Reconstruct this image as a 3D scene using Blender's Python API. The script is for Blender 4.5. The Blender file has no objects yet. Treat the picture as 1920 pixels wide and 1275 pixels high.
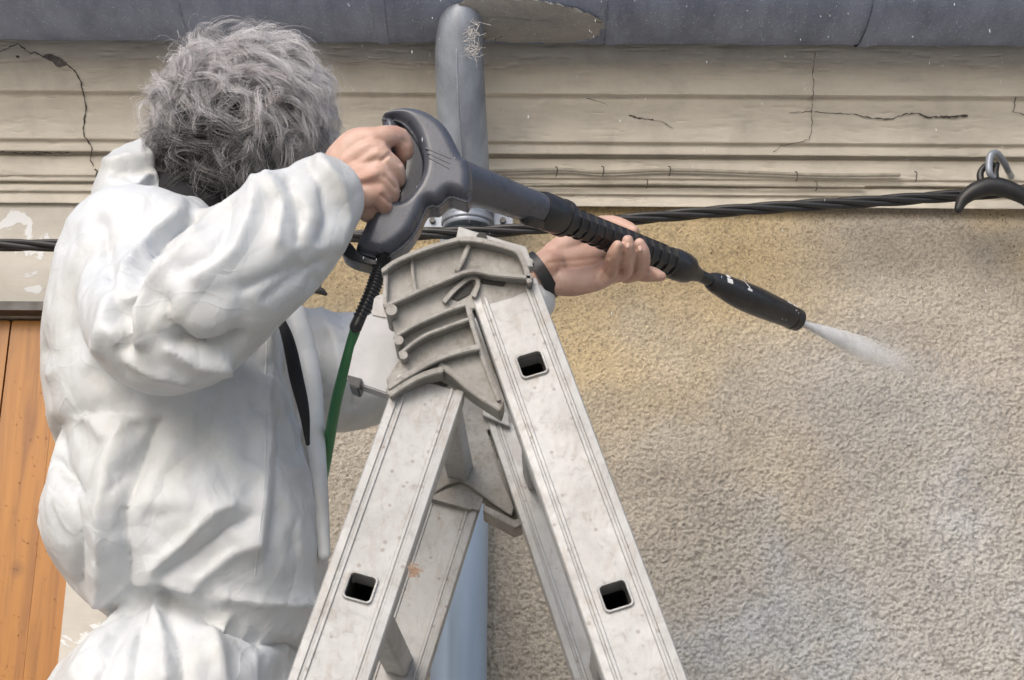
import bpy, bmesh, math, random
import numpy as np
from mathutils import Vector, Matrix, Euler

random.seed(7); np.random.seed(7)
scene = bpy.context.scene
COL = scene.collection

# ------------------------------------------------------------------ camera
F = 3000.0
CAM = Vector((0.0, -2.9, 1.5))
ROT = Euler((math.radians(90 + 20), 0, 0)).to_matrix() @ Matrix.Rotation(math.radians(0.35), 3, 'Z')
cd = bpy.data.cameras.new('camera'); cam = bpy.data.objects.new('camera', cd); COL.objects.link(cam)
cam.matrix_world = Matrix.Translation(CAM) @ ROT.to_4x4()
cd.sensor_width = 36.0; cd.lens = F / 1920 * 36.0; cd.clip_start = 0.05; cd.clip_end = 500
cd.dof.use_dof = True; cd.dof.focus_distance = 2.6; cd.dof.aperture_fstop = 16.0
scene.camera = cam
scene.cycles.transparent_max_bounces = 32

# ------------------------------------------------------------------ light
world = bpy.data.worlds.new('World'); scene.world = world; world.use_nodes = True
wn = world.node_tree.nodes; wl = world.node_tree.links
bg = wn['Background']; sky = wn.new('ShaderNodeTexSky'); sky.sky_type = 'NISHITA'
sky.sun_disc = False
SUN_EL, SUN_AZ = math.radians(37), math.radians(205)   # azimuth clockwise from +Y
sky.sun_elevation = SUN_EL; sky.sun_rotation = SUN_AZ
sky.air_density = 1.0; sky.dust_density = 3.5; sky.ozone_density = 1.0
hs = wn.new('ShaderNodeHueSaturation'); hs.inputs['Saturation'].default_value = 0.9
wl.new(sky.outputs['Color'], hs.inputs['Color']); wl.new(hs.outputs['Color'], bg.inputs['Color']); bg.inputs['Strength'].default_value = 0.15
sl = bpy.data.lights.new('sun', 'SUN'); sun = bpy.data.objects.new('sun', sl); COL.objects.link(sun)
sl.energy = 0.7; sl.angle = math.radians(35); sl.color = (1.0, 0.985, 0.965)
sd = Vector((math.sin(SUN_AZ) * math.cos(SUN_EL), math.cos(SUN_AZ) * math.cos(SUN_EL), math.sin(SUN_EL)))
sun.rotation_euler = sd.to_track_quat('Z', 'Y').to_euler()
vs = scene.view_settings; vs.view_transform = 'Standard'; vs.look = 'None'; vs.gamma = 1.0
vs.use_curve_mapping = False; vs.exposure = 0.47

# ------------------------------------------------------------------ point helpers
def ray(px, py):
    return ROT @ Vector(((px - 960) / F, (637.5 - py) / F, -1.0))
def at(px, py, Y):
    d = ray(px, py); t = (Y - CAM.y) / d.y
    return CAM + d * t
def mpp(px, py, Y):
    """metres per photograph pixel there"""
    return ((Y - CAM.y) / ray(px, py).y) / F
ROTi = np.array(ROT.transposed())
def project(P):
    q = (P - np.array(CAM)) @ ROTi.T
    return 960 + F * q[:, 0] / -q[:, 2], 637.5 - F * q[:, 1] / -q[:, 2], -q[:, 2]

# ------------------------------------------------------------------ noise (numpy)
def _h(i, j, k, s):
    n = (i.astype(np.int64) * 374761393 + j.astype(np.int64) * 668265263 + k.astype(np.int64) * 2147483647 + s * 1274126177) & 0xffffffff
    n = ((n ^ (n >> 13)) * 1274126177) & 0xffffffff
    n = (n ^ (n >> 16)) & 0xffffffff
    n = (n * 2246822519) & 0xffffffff
    return ((n ^ (n >> 15)) & 0xffff) / 32767.5 - 1.0
def vnoise(P, scale, seed=0):
    p = P * scale; i0 = np.floor(p); f = p - i0; u = f * f * f * (f * (f * 6 - 15) + 10)
    i0 = i0.astype(np.int64); r = 0
    for a in (0, 1):
        for b in (0, 1):
            for c in (0, 1):
                w = (u[:, 0] if a else 1 - u[:, 0]) * (u[:, 1] if b else 1 - u[:, 1]) * (u[:, 2] if c else 1 - u[:, 2])
                r = r + w * _h(i0[:, 0] + a, i0[:, 1] + b, i0[:, 2] + c, seed)
    return r
def fbm(P, scale, octv=4, seed=0, gain=0.5):
    r = 0; a = 1; t = 0
    for o in range(octv):
        r = r + a * vnoise(P, scale * 2.03 ** o, seed + o * 17); t += a; a *= gain
    return r / t
def sstep(a, b, x):
    t = np.clip((x - a) / (b - a), 0, 1); return t * t * (3 - 2 * t)

# ------------------------------------------------------------------ mesh helpers
def catmull(pts, n):
    P = [np.array(p, float) for p in pts]
    P = [2 * P[0] - P[1]] + P + [2 * P[-1] - P[-2]]
    out = []
    for i in range(1, len(P) - 2):
        for k in range(n):
            t = k / n
            out.append(0.5 * ((2 * P[i]) + (-P[i-1] + P[i+1]) * t + (2*P[i-1] - 5*P[i] + 4*P[i+1] - P[i+2]) * t*t + (-P[i-1] + 3*P[i] - 3*P[i+1] + P[i+2]) * t**3))
    out.append(P[-2]); return out
def catmull_closed(pts, n):
    P = [np.array(p, float) for p in pts]; N = len(P); out = []
    for i in range(N):
        a, b, c, d = P[i-1], P[i], P[(i+1) % N], P[(i+2) % N]
        for k in range(n):
            t = k / n
            out.append(0.5 * ((2*b) + (-a + c)*t + (2*a - 5*b + 4*c - d)*t*t + (-a + 3*b - 3*c + d)*t**3))
    return out

def finish(name, bm, mat, parent=None, smooth=True, angle=35, mods=()):
    bmesh.ops.recalc_face_normals(bm, faces=bm.faces[:])
    me = bpy.data.meshes.new(name); bm.to_mesh(me); bm.free()
    return link(name, me, mat, parent, smooth, angle, mods)
def link(name, me, mat, parent=None, smooth=True, angle=35, mods=()):
    o = bpy.data.objects.new(name, me); COL.objects.link(o)
    if mat: me.materials.append(mat)
    for t, kw in mods:
        m = o.modifiers.new(t.lower(), t)
        for k, v in kw.items(): setattr(m, k, v)
    if mods: bake(o)
    me = o.data
    if smooth:
        me.polygons.foreach_set('use_smooth', [True] * len(me.polygons))
        if angle: me.set_sharp_from_angle(angle=math.radians(angle))
    if parent is not None:
        o.parent = parent; o.location = -Vector(world_of(parent))
    return o
def world_of(o):
    l = Vector(o.location)
    while o.parent is not None:
        o = o.parent; l = l + Vector(o.location)
    return l
def bake(o):
    dg = bpy.context.evaluated_depsgraph_get(); dg.update()
    me = bpy.data.meshes.new_from_object(o.evaluated_get(dg), depsgraph=dg)
    old = o.data; o.modifiers.clear(); o.data = me; me.name = old.name
    bpy.data.meshes.remove(old)
def thing(name, label, cat, loc, group=None):
    o = bpy.data.objects.new(name, None); COL.objects.link(o); o.location = loc
    o.empty_display_size = 0.1
    o['label'] = label; o['category'] = cat
    if group: o['group'] = group
    return o
def tag(o, label, cat, group=None, kind=None):
    o['label'] = label; o['category'] = cat
    if group: o['group'] = group
    if kind: o['kind'] = kind
    return o

def frames(P):
    """parallel transported frames along points"""
    T = []
    for i in range(len(P)):
        a = P[max(0, i-1)]; b = P[min(len(P)-1, i+1)]
        T.append((Vector(b) - Vector(a)).normalized())
    up = Vector((0, 1, 0)) if abs(T[0].y) < 0.9 else Vector((1, 0, 0))
    N = [(up - T[0] * up.dot(T[0])).normalized()]
    for i in range(1, len(P)):
        n = N[-1] - T[i] * N[-1].dot(T[i]); N.append(n.normalized())
    return T, N
def tube(bm, P, R, seg=16, cap='round', flat=None):
    """closed tube through world points P; R radii; flat scales the radius along the frame normal (towards +Y)"""
    P = [Vector(p) for p in P]; R = list(R)
    fl = list(flat) if flat is not None else [1.0] * len(P)
    T, N = frames(P)
    if cap == 'round':
        k = 4; nP = []; nR = []; nF = []; 
        for j in range(k):
            a = (j + 0.3) / (k + 0.3) * math.pi / 2
            nP.append(P[0] - T[0] * R[0] * math.cos(a)); nR.append(R[0] * math.sin(a)); nF.append(fl[0])
        nT = [T[0]] * k; nN = [N[0]] * k
        nP += P; nR += R; nF += fl; nT += T; nN += N
        for j in reversed(range(k)):
            a = (j + 0.3) / (k + 0.3) * math.pi / 2
            nP.append(P[-1] + T[-1] * R[-1] * math.cos(a)); nR.append(R[-1] * math.sin(a)); nF.append(fl[-1]); nT.append(T[-1]); nN.append(N[-1])
        P, R, fl, T, N = nP, nR, nF, nT, nN
    rings = []
    for p, r, f, t, n in zip(P, R, fl, T, N):
        b = t.cross(n)
        rings.append([bm.verts.new(p + n * (r * f * math.cos(2*math.pi*i/seg)) + b * (r * math.sin(2*math.pi*i/seg))) for i in range(seg)])
    for a, b in zip(rings[:-1], rings[1:]):
        for i in range(seg):
            bm.faces.new((a[i], a[(i+1) % seg], b[(i+1) % seg], b[i]))
    bm.faces.new(rings[0]); bm.faces.new(rings[-1])
def limb(bm, pts, sub=5, seg=20):
    """pts: (px, py, Y, radius in photo px[, flat])"""
    pts = [tuple(p) + ((1.0,) if len(p) == 4 else ()) for p in pts]
    Q = catmull(pts, sub) if len(pts) > 2 else [np.array(p, float) for p in pts]
    P = [at(q[0], q[1], q[2]) for q in Q]; R = [q[3] * mpp(q[0], q[1], q[2]) for q in Q]
    tube(bm, P, R, seg, 'round', [q[4] for q in Q])
def ball(bm, c, r, seg=16):
    """c world centre, r 3 radii"""
    m = Matrix.Translation(c) @ Matrix.Diagonal((r[0], r[1], r[2], 1))
    bmesh.ops.create_uvsphere(bm, u_segments=seg, v_segments=seg // 2 + 2, radius=1, matrix=m)
def box(bm, c, s, rot=None):
    m = Matrix.Translation(c) @ (rot.to_4x4() if rot else Matrix()) @ Matrix.Diagonal((s[0], s[1], s[2], 1))
    bmesh.ops.create_cube(bm, size=1, matrix=m)
def prism(bm, pts, Yf, Yb):
    """polygon in photo px at plane depth; Yf / Yb numbers or functions of px giving front and back world Y.
    The back is the same outline pushed straight along +Y (real thickness)."""
    f = Yf if callable(Yf) else (lambda x, y: Yf); b = Yb if callable(Yb) else (lambda x, y: Yb)
    A = [at(p[0], p[1], f(p[0], p[1])) for p in pts]
    B = [Vector((a.x, b(p[0], p[1]), a.z)) for a, p in zip(A, pts)]
    va = [bm.verts.new(p) for p in A]; vb = [bm.verts.new(p) for p in B]; n = len(pts)
    bm.faces.new(va); bm.faces.new(list(reversed(vb)))
    for i in range(n): bm.faces.new((va[i], vb[i], vb[(i+1) % n], va[(i+1) % n]))
def grid_mesh(name, P, nu, nv, mat, parent=None, attrs=None, smooth=True):
    """P: (nu*nv,3) row-major"""
    me = bpy.data.meshes.new(name)
    i = np.arange(nu * nv).reshape(nv, nu)
    q = np.stack([i[:-1, :-1], i[:-1, 1:], i[1:, 1:], i[1:, :-1]], -1).reshape(-1, 4)
    fast(me, P, q)
    if attrs:
        for k, c in attrs.items():
            a = me.color_attributes.new(k, 'FLOAT_COLOR', 'POINT')
            a.data.foreach_set('color', np.concatenate([c, np.ones((len(c), 1))], 1).astype(np.float32).ravel())
    return link(name, me, mat, parent, smooth, 0)
def fast(me, P, q):
    n = q.shape[1]
    me.vertices.add(len(P)); me.vertices.foreach_set('co', np.asarray(P, np.float32).ravel())
    me.loops.add(q.size); me.loops.foreach_set('vertex_index', q.astype(np.int32).ravel())
    me.polygons.add(len(q)); me.polygons.foreach_set('loop_start', np.arange(0, q.size, n, dtype=np.int32))
    me.update(calc_edges=True)
def getco(me):
    a = np.empty(len(me.vertices) * 3, np.float32); me.vertices.foreach_get('co', a); return a.reshape(-1, 3).astype(float)
def getno(me):
    a = np.empty(len(me.vertices) * 3, np.float32); me.vertex_normals.foreach_get('vector', a); return a.reshape(-1, 3).astype(float)
def setco(me, P):
    me.vertices.foreach_set('co', P.astype(np.float32).ravel()); me.update()

# ------------------------------------------------------------------ materials
def mat_new(name):
    m = bpy.data.materials.new(name); m.use_nodes = True
    nt = m.node_tree; return m, nt, nt.nodes, nt.links, nt.nodes['Principled BSDF']
def noise_node(nt, scale, detail=4, rough=0.55, vec=None, dist=0.0):
    n = nt.nodes.new('ShaderNodeTexNoise'); n.inputs['Scale'].default_value = scale
    n.inputs['Detail'].default_value = detail; n.inputs['Roughness'].default_value = rough; n.inputs['Distortion'].default_value = dist
    if vec: nt.links.new(vec, n.inputs['Vector'])
    return n
def ramp(nt, fac, stops):
    r = nt.nodes.new('ShaderNodeValToRGB'); e = r.color_ramp.elements
    while len(e) > 1: e.remove(e[-1])
    e[0].position = stops[0][0]; e[0].color = (*stops[0][1], 1)
    for p, c in stops[1:]:
        x = e.new(p); x.color = (*c, 1)
    nt.links.new(fac, r.inputs['Fac']); return r
def g(v): return (v, v, v)
def mixc(nt, fac, a, b, mode='MIX'):
    m = nt.nodes.new('ShaderNodeMix'); m.data_type = 'RGBA'; m.blend_type = mode
    if isinstance(fac, (int, float)): m.inputs[0].default_value = fac
    else: nt.links.new(fac, m.inputs[0])
    for s, v in ((6, a), (7, b)):
        if isinstance(v, tuple): m.inputs[s].default_value = (*v, 1)
        else: nt.links.new(v, m.inputs[s])
    return m.outputs[2]
def bump(nt, h, strength, dist, prev=None):
    b = nt.nodes.new('ShaderNodeBump'); b.inputs['Strength'].default_value = strength; b.inputs['Distance'].default_value = dist
    nt.links.new(h, b.inputs['Height'])
    if prev: nt.links.new(prev, b.inputs['Normal'])
    return b.outputs['Normal']
def objco(nt, scale=(1, 1, 1)):
    t = nt.nodes.new('ShaderNodeTexCoord'); m = nt.nodes.new('ShaderNodeMapping'); m.inputs['Scale'].default_value = scale
    nt.links.new(t.outputs['Object'], m.inputs['Vector']); return m.outputs['Vector']
def simple(name, c, c2=None, sc=30, rough=0.5, metal=0.0, b=0.0, bs=200, r2=None, stretch=(1, 1, 1), lo=0.35, hi=0.65, coat=0):
    m, nt, N, L, P = mat_new(name); v = objco(nt, stretch)
    n = noise_node(nt, sc, 6, 0.6, v)
    r = ramp(nt, n.outputs['Fac'], [(lo, c2 or c), (hi, c)]); L.new(r.outputs['Color'], P.inputs['Base Color'])
    P.inputs['Metallic'].default_value = metal
    rr = ramp(nt, n.outputs['Fac'], [(0.3, g(r2 if r2 is not None else rough)), (0.7, g(rough))]); L.new(rr.outputs['Color'], P.inputs['Roughness'])
    if b:
        n2 = noise_node(nt, bs, 3, 0.6, v); L.new(bump(nt, n2.outputs['Fac'], b, 0.001), P.inputs['Normal'])
    P.inputs['Coat Weight'].default_value = coat
    return m

# ================================================================== SETTING
YP = -0.016    # plaster face
# ---- materials
def m_roughcast():
    m, nt, N, L, P = mat_new('roughcast'); v = objco(nt)
    a = N.new('ShaderNodeVertexColor'); a.layer_name = 'tint'
    n = noise_node(nt, 170, 5, 0.7, v); n2 = noise_node(nt, 380, 3, 0.7, v, 0)
    c = mixc(nt, 1.0, a.outputs['Color'], ramp(nt, n.outputs['Fac'], [(0.34, g(0.66)), (0.5, g(1.0)), (0.68, g(1.20))]).outputs['Color'], 'MULTIPLY')
    mk = N.new('ShaderNodeVertexColor'); mk.layer_name = 'speck'; sx = N.new('ShaderNodeSeparateColor'); L.new(mk.outputs['Color'], sx.inputs[0])
    n5 = noise_node(nt, 170, 4, 0.65, v, 0.5); n6 = noise_node(nt, 26, 4, 0.6, v)
    k5 = ramp(nt, n5.outputs['Fac'], [(0.55, g(0)), (0.60, g(1))]); k6 = ramp(nt, n6.outputs['Fac'], [(0.32, g(.3)), (0.6, g(1))])
    a1 = N.new('ShaderNodeMath'); a1.operation = 'MULTIPLY'; L.new(k5.outputs['Color'], a1.inputs[0]); L.new(sx.outputs[0], a1.inputs[1])
    a2 = N.new('ShaderNodeMath'); a2.operation = 'MULTIPLY'; L.new(a1.outputs[0], a2.inputs[0]); L.new(k6.outputs['Color'], a2.inputs[1])
    c = mixc(nt, a2.outputs[0], c, (0.16, 0.125, 0.085))
    L.new(c, P.inputs['Base Color']); P.inputs['Roughness'].default_value = 0.75
    L.new(bump(nt, n2.outputs['Fac'], 0.5, 0.0015, bump(nt, n.outputs['Fac'], 0.6, 0.003)), P.inputs['Normal'])
    return m
def m_flatcast():
    return simple('roughcast_far', (0.44, 0.38, 0.29), (0.30, 0.26, 0.20), 60, 0.9, 0, 1.0, 90)
def m_plaster(name, base, dirt, white=False):
    m, nt, N, L, P = mat_new(name); v = objco(nt); vs_ = objco(nt, (0.6, 1, 2.2))
    n = noise_node(nt, 9, 8, 0.62, v, 0.4); n2 = noise_node(nt, 14, 8, 0.7, vs_, 0.3); n3 = noise_node(nt, 90, 5, 0.75, vs_)
    d2 = tuple(0.5 * (x + y) for x, y in zip(base, dirt))
    c = ramp(nt, n.outputs['Fac'], [(0.30, d2), (0.52, base), (0.75, tuple(min(1, x * 1.07) for x in base))]).outputs['Color']
    c = mixc(nt, ramp(nt, n2.outputs['Fac'], [(0.50, g(0)), (0.80, g(0.6))]).outputs['Color'], c, dirt)
    sp = ramp(nt, n3.outputs['Fac'], [(0.66, g(0)), (0.74, g(0.8))])
    c = mixc(nt, sp.outputs['Color'], c, tuple(x * 0.45 for x in dirt))
    if white:
        n4 = noise_node(nt, 11, 6, 0.6, v, 0.6)
        k = ramp(nt, n4.outputs['Fac'], [(0.575, g(0)), (0.59, g(1))])
        c = mixc(nt, k.outputs['Color'], c, (0.72, 0.73, 0.73))
    L.new(c, P.inputs['Base Color']); P.inputs['Roughness'].default_value = 0.7
    nb = bump(nt, n3.outputs['Fac'], 0.30, 0.0012, bump(nt, n2.outputs['Fac'], 0.3, 0.003))
    if white: nb = bump(nt, k.outputs['Color'], 0.6, 0.001, nb)
    L.new(nb, P.inputs['Normal']); return m
M_rough = m_roughcast(); M_roughfar = m_flatcast()
M_cornice = m_plaster('cornice_plaster', (0.70, 0.645, 0.55), (0.46, 0.42, 0.36))
M_plaster = m_plaster('white_plaster', (0.56, 0.53, 0.47), (0.42, 0.385, 0.34), True)
M_crack = simple('crack_dark', (0.12, 0.105, 0.09), (0.06, 0.052, 0.045), 80, 0.9)
M_chip = simple('chipped_mortar', (0.22, 0.20, 0.18), (0.12, 0.11, 0.10), 90, 0.9, 0, 0.8, 160)
M_gutter = simple('gutter_paint', (0.31, 0.365, 0.50), (0.20, 0.24, 0.34), 11, 0.5, 0.2, 0.3, 60, stretch=(1.5, .5, .5))
M_patch = m_plaster('mortar_patch', (0.36, 0.355, 0.345), (0.22, 0.215, 0.21))
M_zinc = simple('zinc', (0.36, 0.40, 0.46), (0.21, 0.23, 0.27), 14, 0.42, 0.3, 0.25, 60, stretch=(1, 1, 0.3))
M_bluepipe = simple('pale_blue_paint', (0.36, 0.45, 0.56), (0.30, 0.375, 0.47), 12, 0.35, 0.1, 0.1, 60, stretch=(1, 1, 0.25))
M_lintel = simple('lintel_metal', (0.12, 0.115, 0.11), (0.07, 0.065, 0.06), 40, 0.5, 0.3)
M_ground = simple('gravel', (0.34, 0.33, 0.31), (0.22, 0.215, 0.20), 8, 0.9, 0, 1.0, 40)
M_roof = simple('roof_tile', (0.25, 0.11, 0.07), (0.16, 0.08, 0.055), 12, 0.8)
M_soffit = simple('soffit_paint', (0.10, 0.11, 0.14), None, 12, 0.6)

# ---- ground
bm = bmesh.new(); bmesh.ops.create_grid(bm, x_segments=8, y_segments=8, size=60)
gr = finish('ground', bm, M_ground, None, False); gr['kind'] = 'structure'

# ---- house
DOORX = at(118, 1200, 0).x; DOORZ = at(60, 592, 0).z; DOORL = DOORX - 0.95
house = thing('house', 'old house wall of dirty beige roughcast under a cracked plaster cornice', 'house', (0, 0.0, 0))
TOPZ = at(1400, 90, 0).z; CB = at(1400, 388, 0).z
bm = bmesh.new()
def slab(x0, x1, z0, z1, y0=0.004, y1=0.34): box(bm, Vector(((x0+x1)/2, (y0+y1)/2, (z0+z1)/2)), (x1-x0, y1-y0, z1-z0))
slab(DOORX, 6, 0, TOPZ + 0.3); slab(-6, DOORL, 0, TOPZ + 0.3); slab(DOORL, DOORX, DOORZ, TOPZ + 0.3)
slab(-6, 6, 0, TOPZ + 0.3, 5.9, 6.2)
finish('wall_core', bm, M_roughfar, house, False)
bm = bmesh.new()
v = [bm.verts.new(p) for p in ((-6.2, -0.30, TOPZ + 0.16), (6.2, -0.30, TOPZ + 0.16), (6.2, 3.1, TOPZ + 1.9), (-6.2, 3.1, TOPZ + 1.9), (6.2, 6.5, TOPZ + 0.16), (-6.2, 6.5, TOPZ + 0.16))]
bm.faces.new(v[:4]); bm.faces.new((v[3], v[2], v[4], v[5]))
finish('roof', bm, M_roof, house, False, mods=[('SOLIDIFY', dict(thickness=0.05))])

# roughcast relief sheet
x0, x1 = at(520, 700, 0).x, 1.2
z0, z1 = at(960, 1275, 0).z - 0.12, CB + 0.02
step = 0.0018
nu = int((x1 - x0) / step); nv = int((z1 - z0) / step)
U, W = np.meshgrid(np.linspace(x0, x1, nu), np.linspace(z0, z1, nv))
P = np.stack([U.ravel(), np.zeros(nu * nv), W.ravel()], 1)
px, py, _ = project(P)
q = P.copy(); q[:, 0] += 0.0025 * vnoise(P, 60, 3); q[:, 2] += 0.0025 * vnoise(P, 60, 4); q[:, 2] *= 1.1
coarse = sstep(0, 1, ((px - 1000) / 900 * 0.5 + (py - 560) / 700 * 0.75) + 0.25 * vnoise(P, 5, 9))
def worley(P, cell, seed):
    x = P[:, 0] / cell; z = P[:, 2] / cell; ix = np.floor(x); iz = np.floor(z); zero = np.zeros(len(P)); best = np.full(len(P), 9.0); val = zero.copy()
    for dx in (-1, 0, 1):
        for dz in (-1, 0, 1):
            jx = ix + dx; jz = iz + dz
            hx = _h(jx, jz, zero, seed); hz = _h(jx, jz, zero, seed + 1); hr = _h(jx, jz, zero, seed + 2)
            d = np.hypot(jx + .5 + .45 * hx - x, jz + .5 + .45 * hz - z) / (0.95 + 0.3 * hr); m = d < best; best = np.where(m, d, best); val = np.where(m, hr, val)
    return best, val
mid = vnoise(q, 175, 12); big = vnoise(q, 70, 11); fine = vnoise(P, 340, 13); lump = fbm(P, 22, 3, 29)
w1, v1 = worley(q, 0.0125, 201); w2, v2 = worley(q, 0.0070, 301); w3, v3 = worley(q, 0.0050, 401)
g1 = np.sqrt(np.clip(1 - (w1 / .62) ** 2, 0, 1)) * (0.55 + 0.45 * v1); g2 = np.sqrt(np.clip(1 - (w2 / .62) ** 2, 0, 1)) * sstep(-.5, .3, v2 + .4 * lump); g3 = np.sqrt(np.clip(1 - (w3 / .6) ** 2, 0, 1)) * sstep(-.3, .3, v3)
h = coarse * (g1 * .0020 * sstep(-.6, .3, big + lump) + g2 * .0024 + g3 * .0014 + sstep(-.6, .8, lump) * .0016 + fine * .0006 + (np.random.rand(len(P)) - .5) * .0006) \
  + (1 - coarse) * (g2 * .0009 + g3 * .0010 + sstep(-.3, .4, mid) * 0.0008 + fine * 0.0005 + (np.random.rand(len(P)) - .5) * .0006)
h += 0.003 * fbm(P, 6, 3, 20)
top = sstep(CB, CB - 0.05, P[:, 2]); h *= 0.35 + 0.65 * top
P[:, 1] = -0.003 - h
# colour of the coat: washed yellow render at upper left, grey dirt elsewhere, pale bluish residue low down
tan = np.array([0.57, 0.455, 0.275]); grey = np.array([0.425, 0.393, 0.34]); blue = np.array([0.45, 0.475, 0.51]); pale = np.array([0.56, 0.50, 0.41])
fy = 1 - sstep(0.0, 1.0, (py - 480) / 480 + np.abs(px - 1250) / 1500 - 0.2 + 0.8 * fbm(P, 3.2, 4, 31))
fb = 0
for bx, by, sx, sy, aa in ((1270, 1240, 90, 90, .9), (1450, 1050, 45, 110, .8), (1440, 1200, 60, 70, .5), (1600, 1160, 70, 90, .7), (1790, 930, 60, 150, .9), (1740, 800, 90, 90, .5), (1850, 650, 90, 120, .35), (1350, 1230, 140, 60, .6), (1500, 1180, 160, 60, .35), (1690, 1230, 90, 60, .4), (1900, 1180, 40, 100, .4), (1560, 1250, 60, 60, .6)):
    fb = fb + aa * np.exp(-((px - bx + 30 * vnoise(P, 11, 44)) / sx) ** 2 - ((py - by + 40 * vnoise(P, 9, 45)) / sy) ** 2)
fb = np.clip(fb, 0, 1) * (0.75 + 0.5 * fbm(P, 25, 3, 46))
fs = sstep(1380, 1650, px) * sstep(1150, 700, py) * sstep(-0.3, 0.3, fbm(P, 2.5, 3, 43) + 0.1)
c = grey + (tan - grey) * fy[:, None]
lr = sstep(1200, 1500, px + 60 * fbm(P, 5, 3, 71)) * sstep(780, 1120, py + 160 * fbm(P, 4, 3, 72)) * .6
c = c + (np.array([0.475, 0.48, 0.475]) - c) * lr[:, None]
lowleft = sstep(1250, 1100, px) * sstep(650, 900, py)
c = c + (pale - c) * (0.45 * lowleft)[:, None]
c = c + (blue - c) * (fb * 0.75)[:, None]
c = c + (np.array([0.43, 0.42, 0.41]) - c) * (fs * 0.7)[:, None]
streak = sstep(0.1, 0.5, fbm(P * np.array([4.0, 1, 0.35]), 3.5, 3, 51)) * sstep(800, 1100, py) * sstep(1500, 1700, px)
c = c + (np.array([0.60, 0.50, 0.38]) - c) * (streak * 0.55)[:, None]
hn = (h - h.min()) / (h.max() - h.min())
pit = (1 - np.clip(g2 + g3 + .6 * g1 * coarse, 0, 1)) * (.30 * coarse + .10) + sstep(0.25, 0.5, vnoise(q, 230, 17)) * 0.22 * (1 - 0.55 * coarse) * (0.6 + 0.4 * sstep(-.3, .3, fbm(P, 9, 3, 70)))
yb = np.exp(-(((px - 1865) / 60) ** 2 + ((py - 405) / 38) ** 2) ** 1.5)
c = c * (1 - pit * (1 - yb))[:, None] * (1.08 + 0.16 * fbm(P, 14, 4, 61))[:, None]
c = c + (np.array([0.66, 0.55, 0.37]) - c) * (yb * 0.8)[:, None]
c = c * np.array([0.90, 0.885, 0.86]) 
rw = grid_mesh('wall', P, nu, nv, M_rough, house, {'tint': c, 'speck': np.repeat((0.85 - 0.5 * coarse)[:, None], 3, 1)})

# ---- cornice: a moulded section run along the wall
prof_px = [(389, -0.004), (389, -0.028), (367, -0.028), (366, -0.036), (353, -0.037), (351, -0.031), (349, -0.031), (347, -0.046), (338, -0.047),
           (336, -0.053), (316, -0.056), (300, -0.062), (298, -0.055), (293, -0.055), (291, -0.078), (271, -0.082), (268, -0.092), (258, -0.094), (240, -0.099), (215, -0.110), (195, -0.121),
           (181, -0.127), (178, -0.140), (140, -0.146), (92, -0.150)]
prof = [(y, at(1400, p, y).z) for p, y in prof_px]
prof += [(-0.150, prof[-1][1] + 0.2), (0.0, prof[-1][1] + 0.2)]
dense = []
for (ya, za), (yb_, zb) in zip(prof[:-1], prof[1:]):
    n = max(1, int(math.hypot(yb_ - ya, zb - za) / 0.002))
    for k in range(n): dense.append((ya + (yb_ - ya) * k / n, za + (zb - za) * k / n))
dense.append(prof[-1])
_d = np.array(dense)
for _ in range(2): _d[1:-1] = (_d[:-2] + 2 * _d[1:-1] + _d[2:]) / 4
dense = [tuple(r) for r in _d]
def run_x(name, dense, xa, xb, stepx, mat, parent, wob=0.0012, smooth=False):
    nx = int((xb - xa) / stepx) + 1; X = np.linspace(xa, xb, nx)
    P = np.array([[x, y, z] for (y, z) in dense for x in X])
    d = fbm(P * np.array([0.25, 1, 1]), 26, 4, 5); e = fbm(P * np.array([0.3, 1, 1]), 6, 2, 8)
    edge = sstep(0.25, 0.6, fbm(P * np.array([0.5, 2, 2]), 60, 3, 77))
    P[:, 1] += wob * d * 1.3 + 0.002 * e + edge * 0.002; P[:, 2] += wob * d + 0.0012 * e
    o = grid_mesh(name, P, nx, len(dense), mat, parent, None, True)
    o.data.set_sharp_from_angle(angle=math.radians(32)); return o
run_x('cornice', dense, -1.45, 1.45, 0.006, M_cornice, house)
for a, b in ((-6, -1.451), (1.451, 6)): run_x('cornice', prof, a, b, 0.5, M_cornice, house)

def prof_Y(z):
    y = 0.0
    for (ya, za), (yb_, zb) in zip(prof[:-1], prof[1:]):
        if za <= z <= zb and zb > za: y = ya + (yb_ - ya) * (z - za) / (zb - za)
    return y if z >= prof[0][1] else YP
def onwall(px, py, off=0.0015):
    """the point of the moulding seen at that pixel"""
    Y = -0.06
    for _ in range(12):
        Y = 0.5 * Y + 0.5 * (prof_Y(at(px, py, Y).z))
    p = at(px, py, Y - off); return p
def ribbon(bm, pts, w, jag=0.6, seed=1):
    rnd = random.Random(seed); Q = []
    for a, b in zip(pts[:-1], pts[1:]):
        L_ = math.hypot(b[0]-a[0], b[1]-a[1]); n = max(1, int(L_ / 5))
        for k in range(n):
            t = k / n; Q.append((a[0] + (b[0]-a[0])*t + rnd.uniform(-1.3, 1.3), a[1] + (b[1]-a[1])*t + rnd.uniform(-1.3, 1.3), t))
    Q.append((*pts[-1], 1))
    N = len(Q); prev = None
    for i, (x, y, _) in enumerate(Q):
        a = Q[max(0, i-1)]; b = Q[min(N-1, i+1)]; dx, dy = b[0]-a[0], b[1]-a[1]; l = math.hypot(dx, dy) or 1
        ww = 0.72 * (w(i / (N-1)) if callable(w) else w) * (1 + rnd.uniform(-jag, jag)) * 0.5
        nx, ny = -dy / l * ww, dx / l * ww
        p = onwall(x + nx, y + ny); q_ = onwall(x - nx, y - ny)
        cur = (bm.verts.new(p), bm.verts.new(q_))
        if prev: bm.faces.new((prev[0], prev[1], cur[1], cur[0]))
        prev = cur
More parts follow.
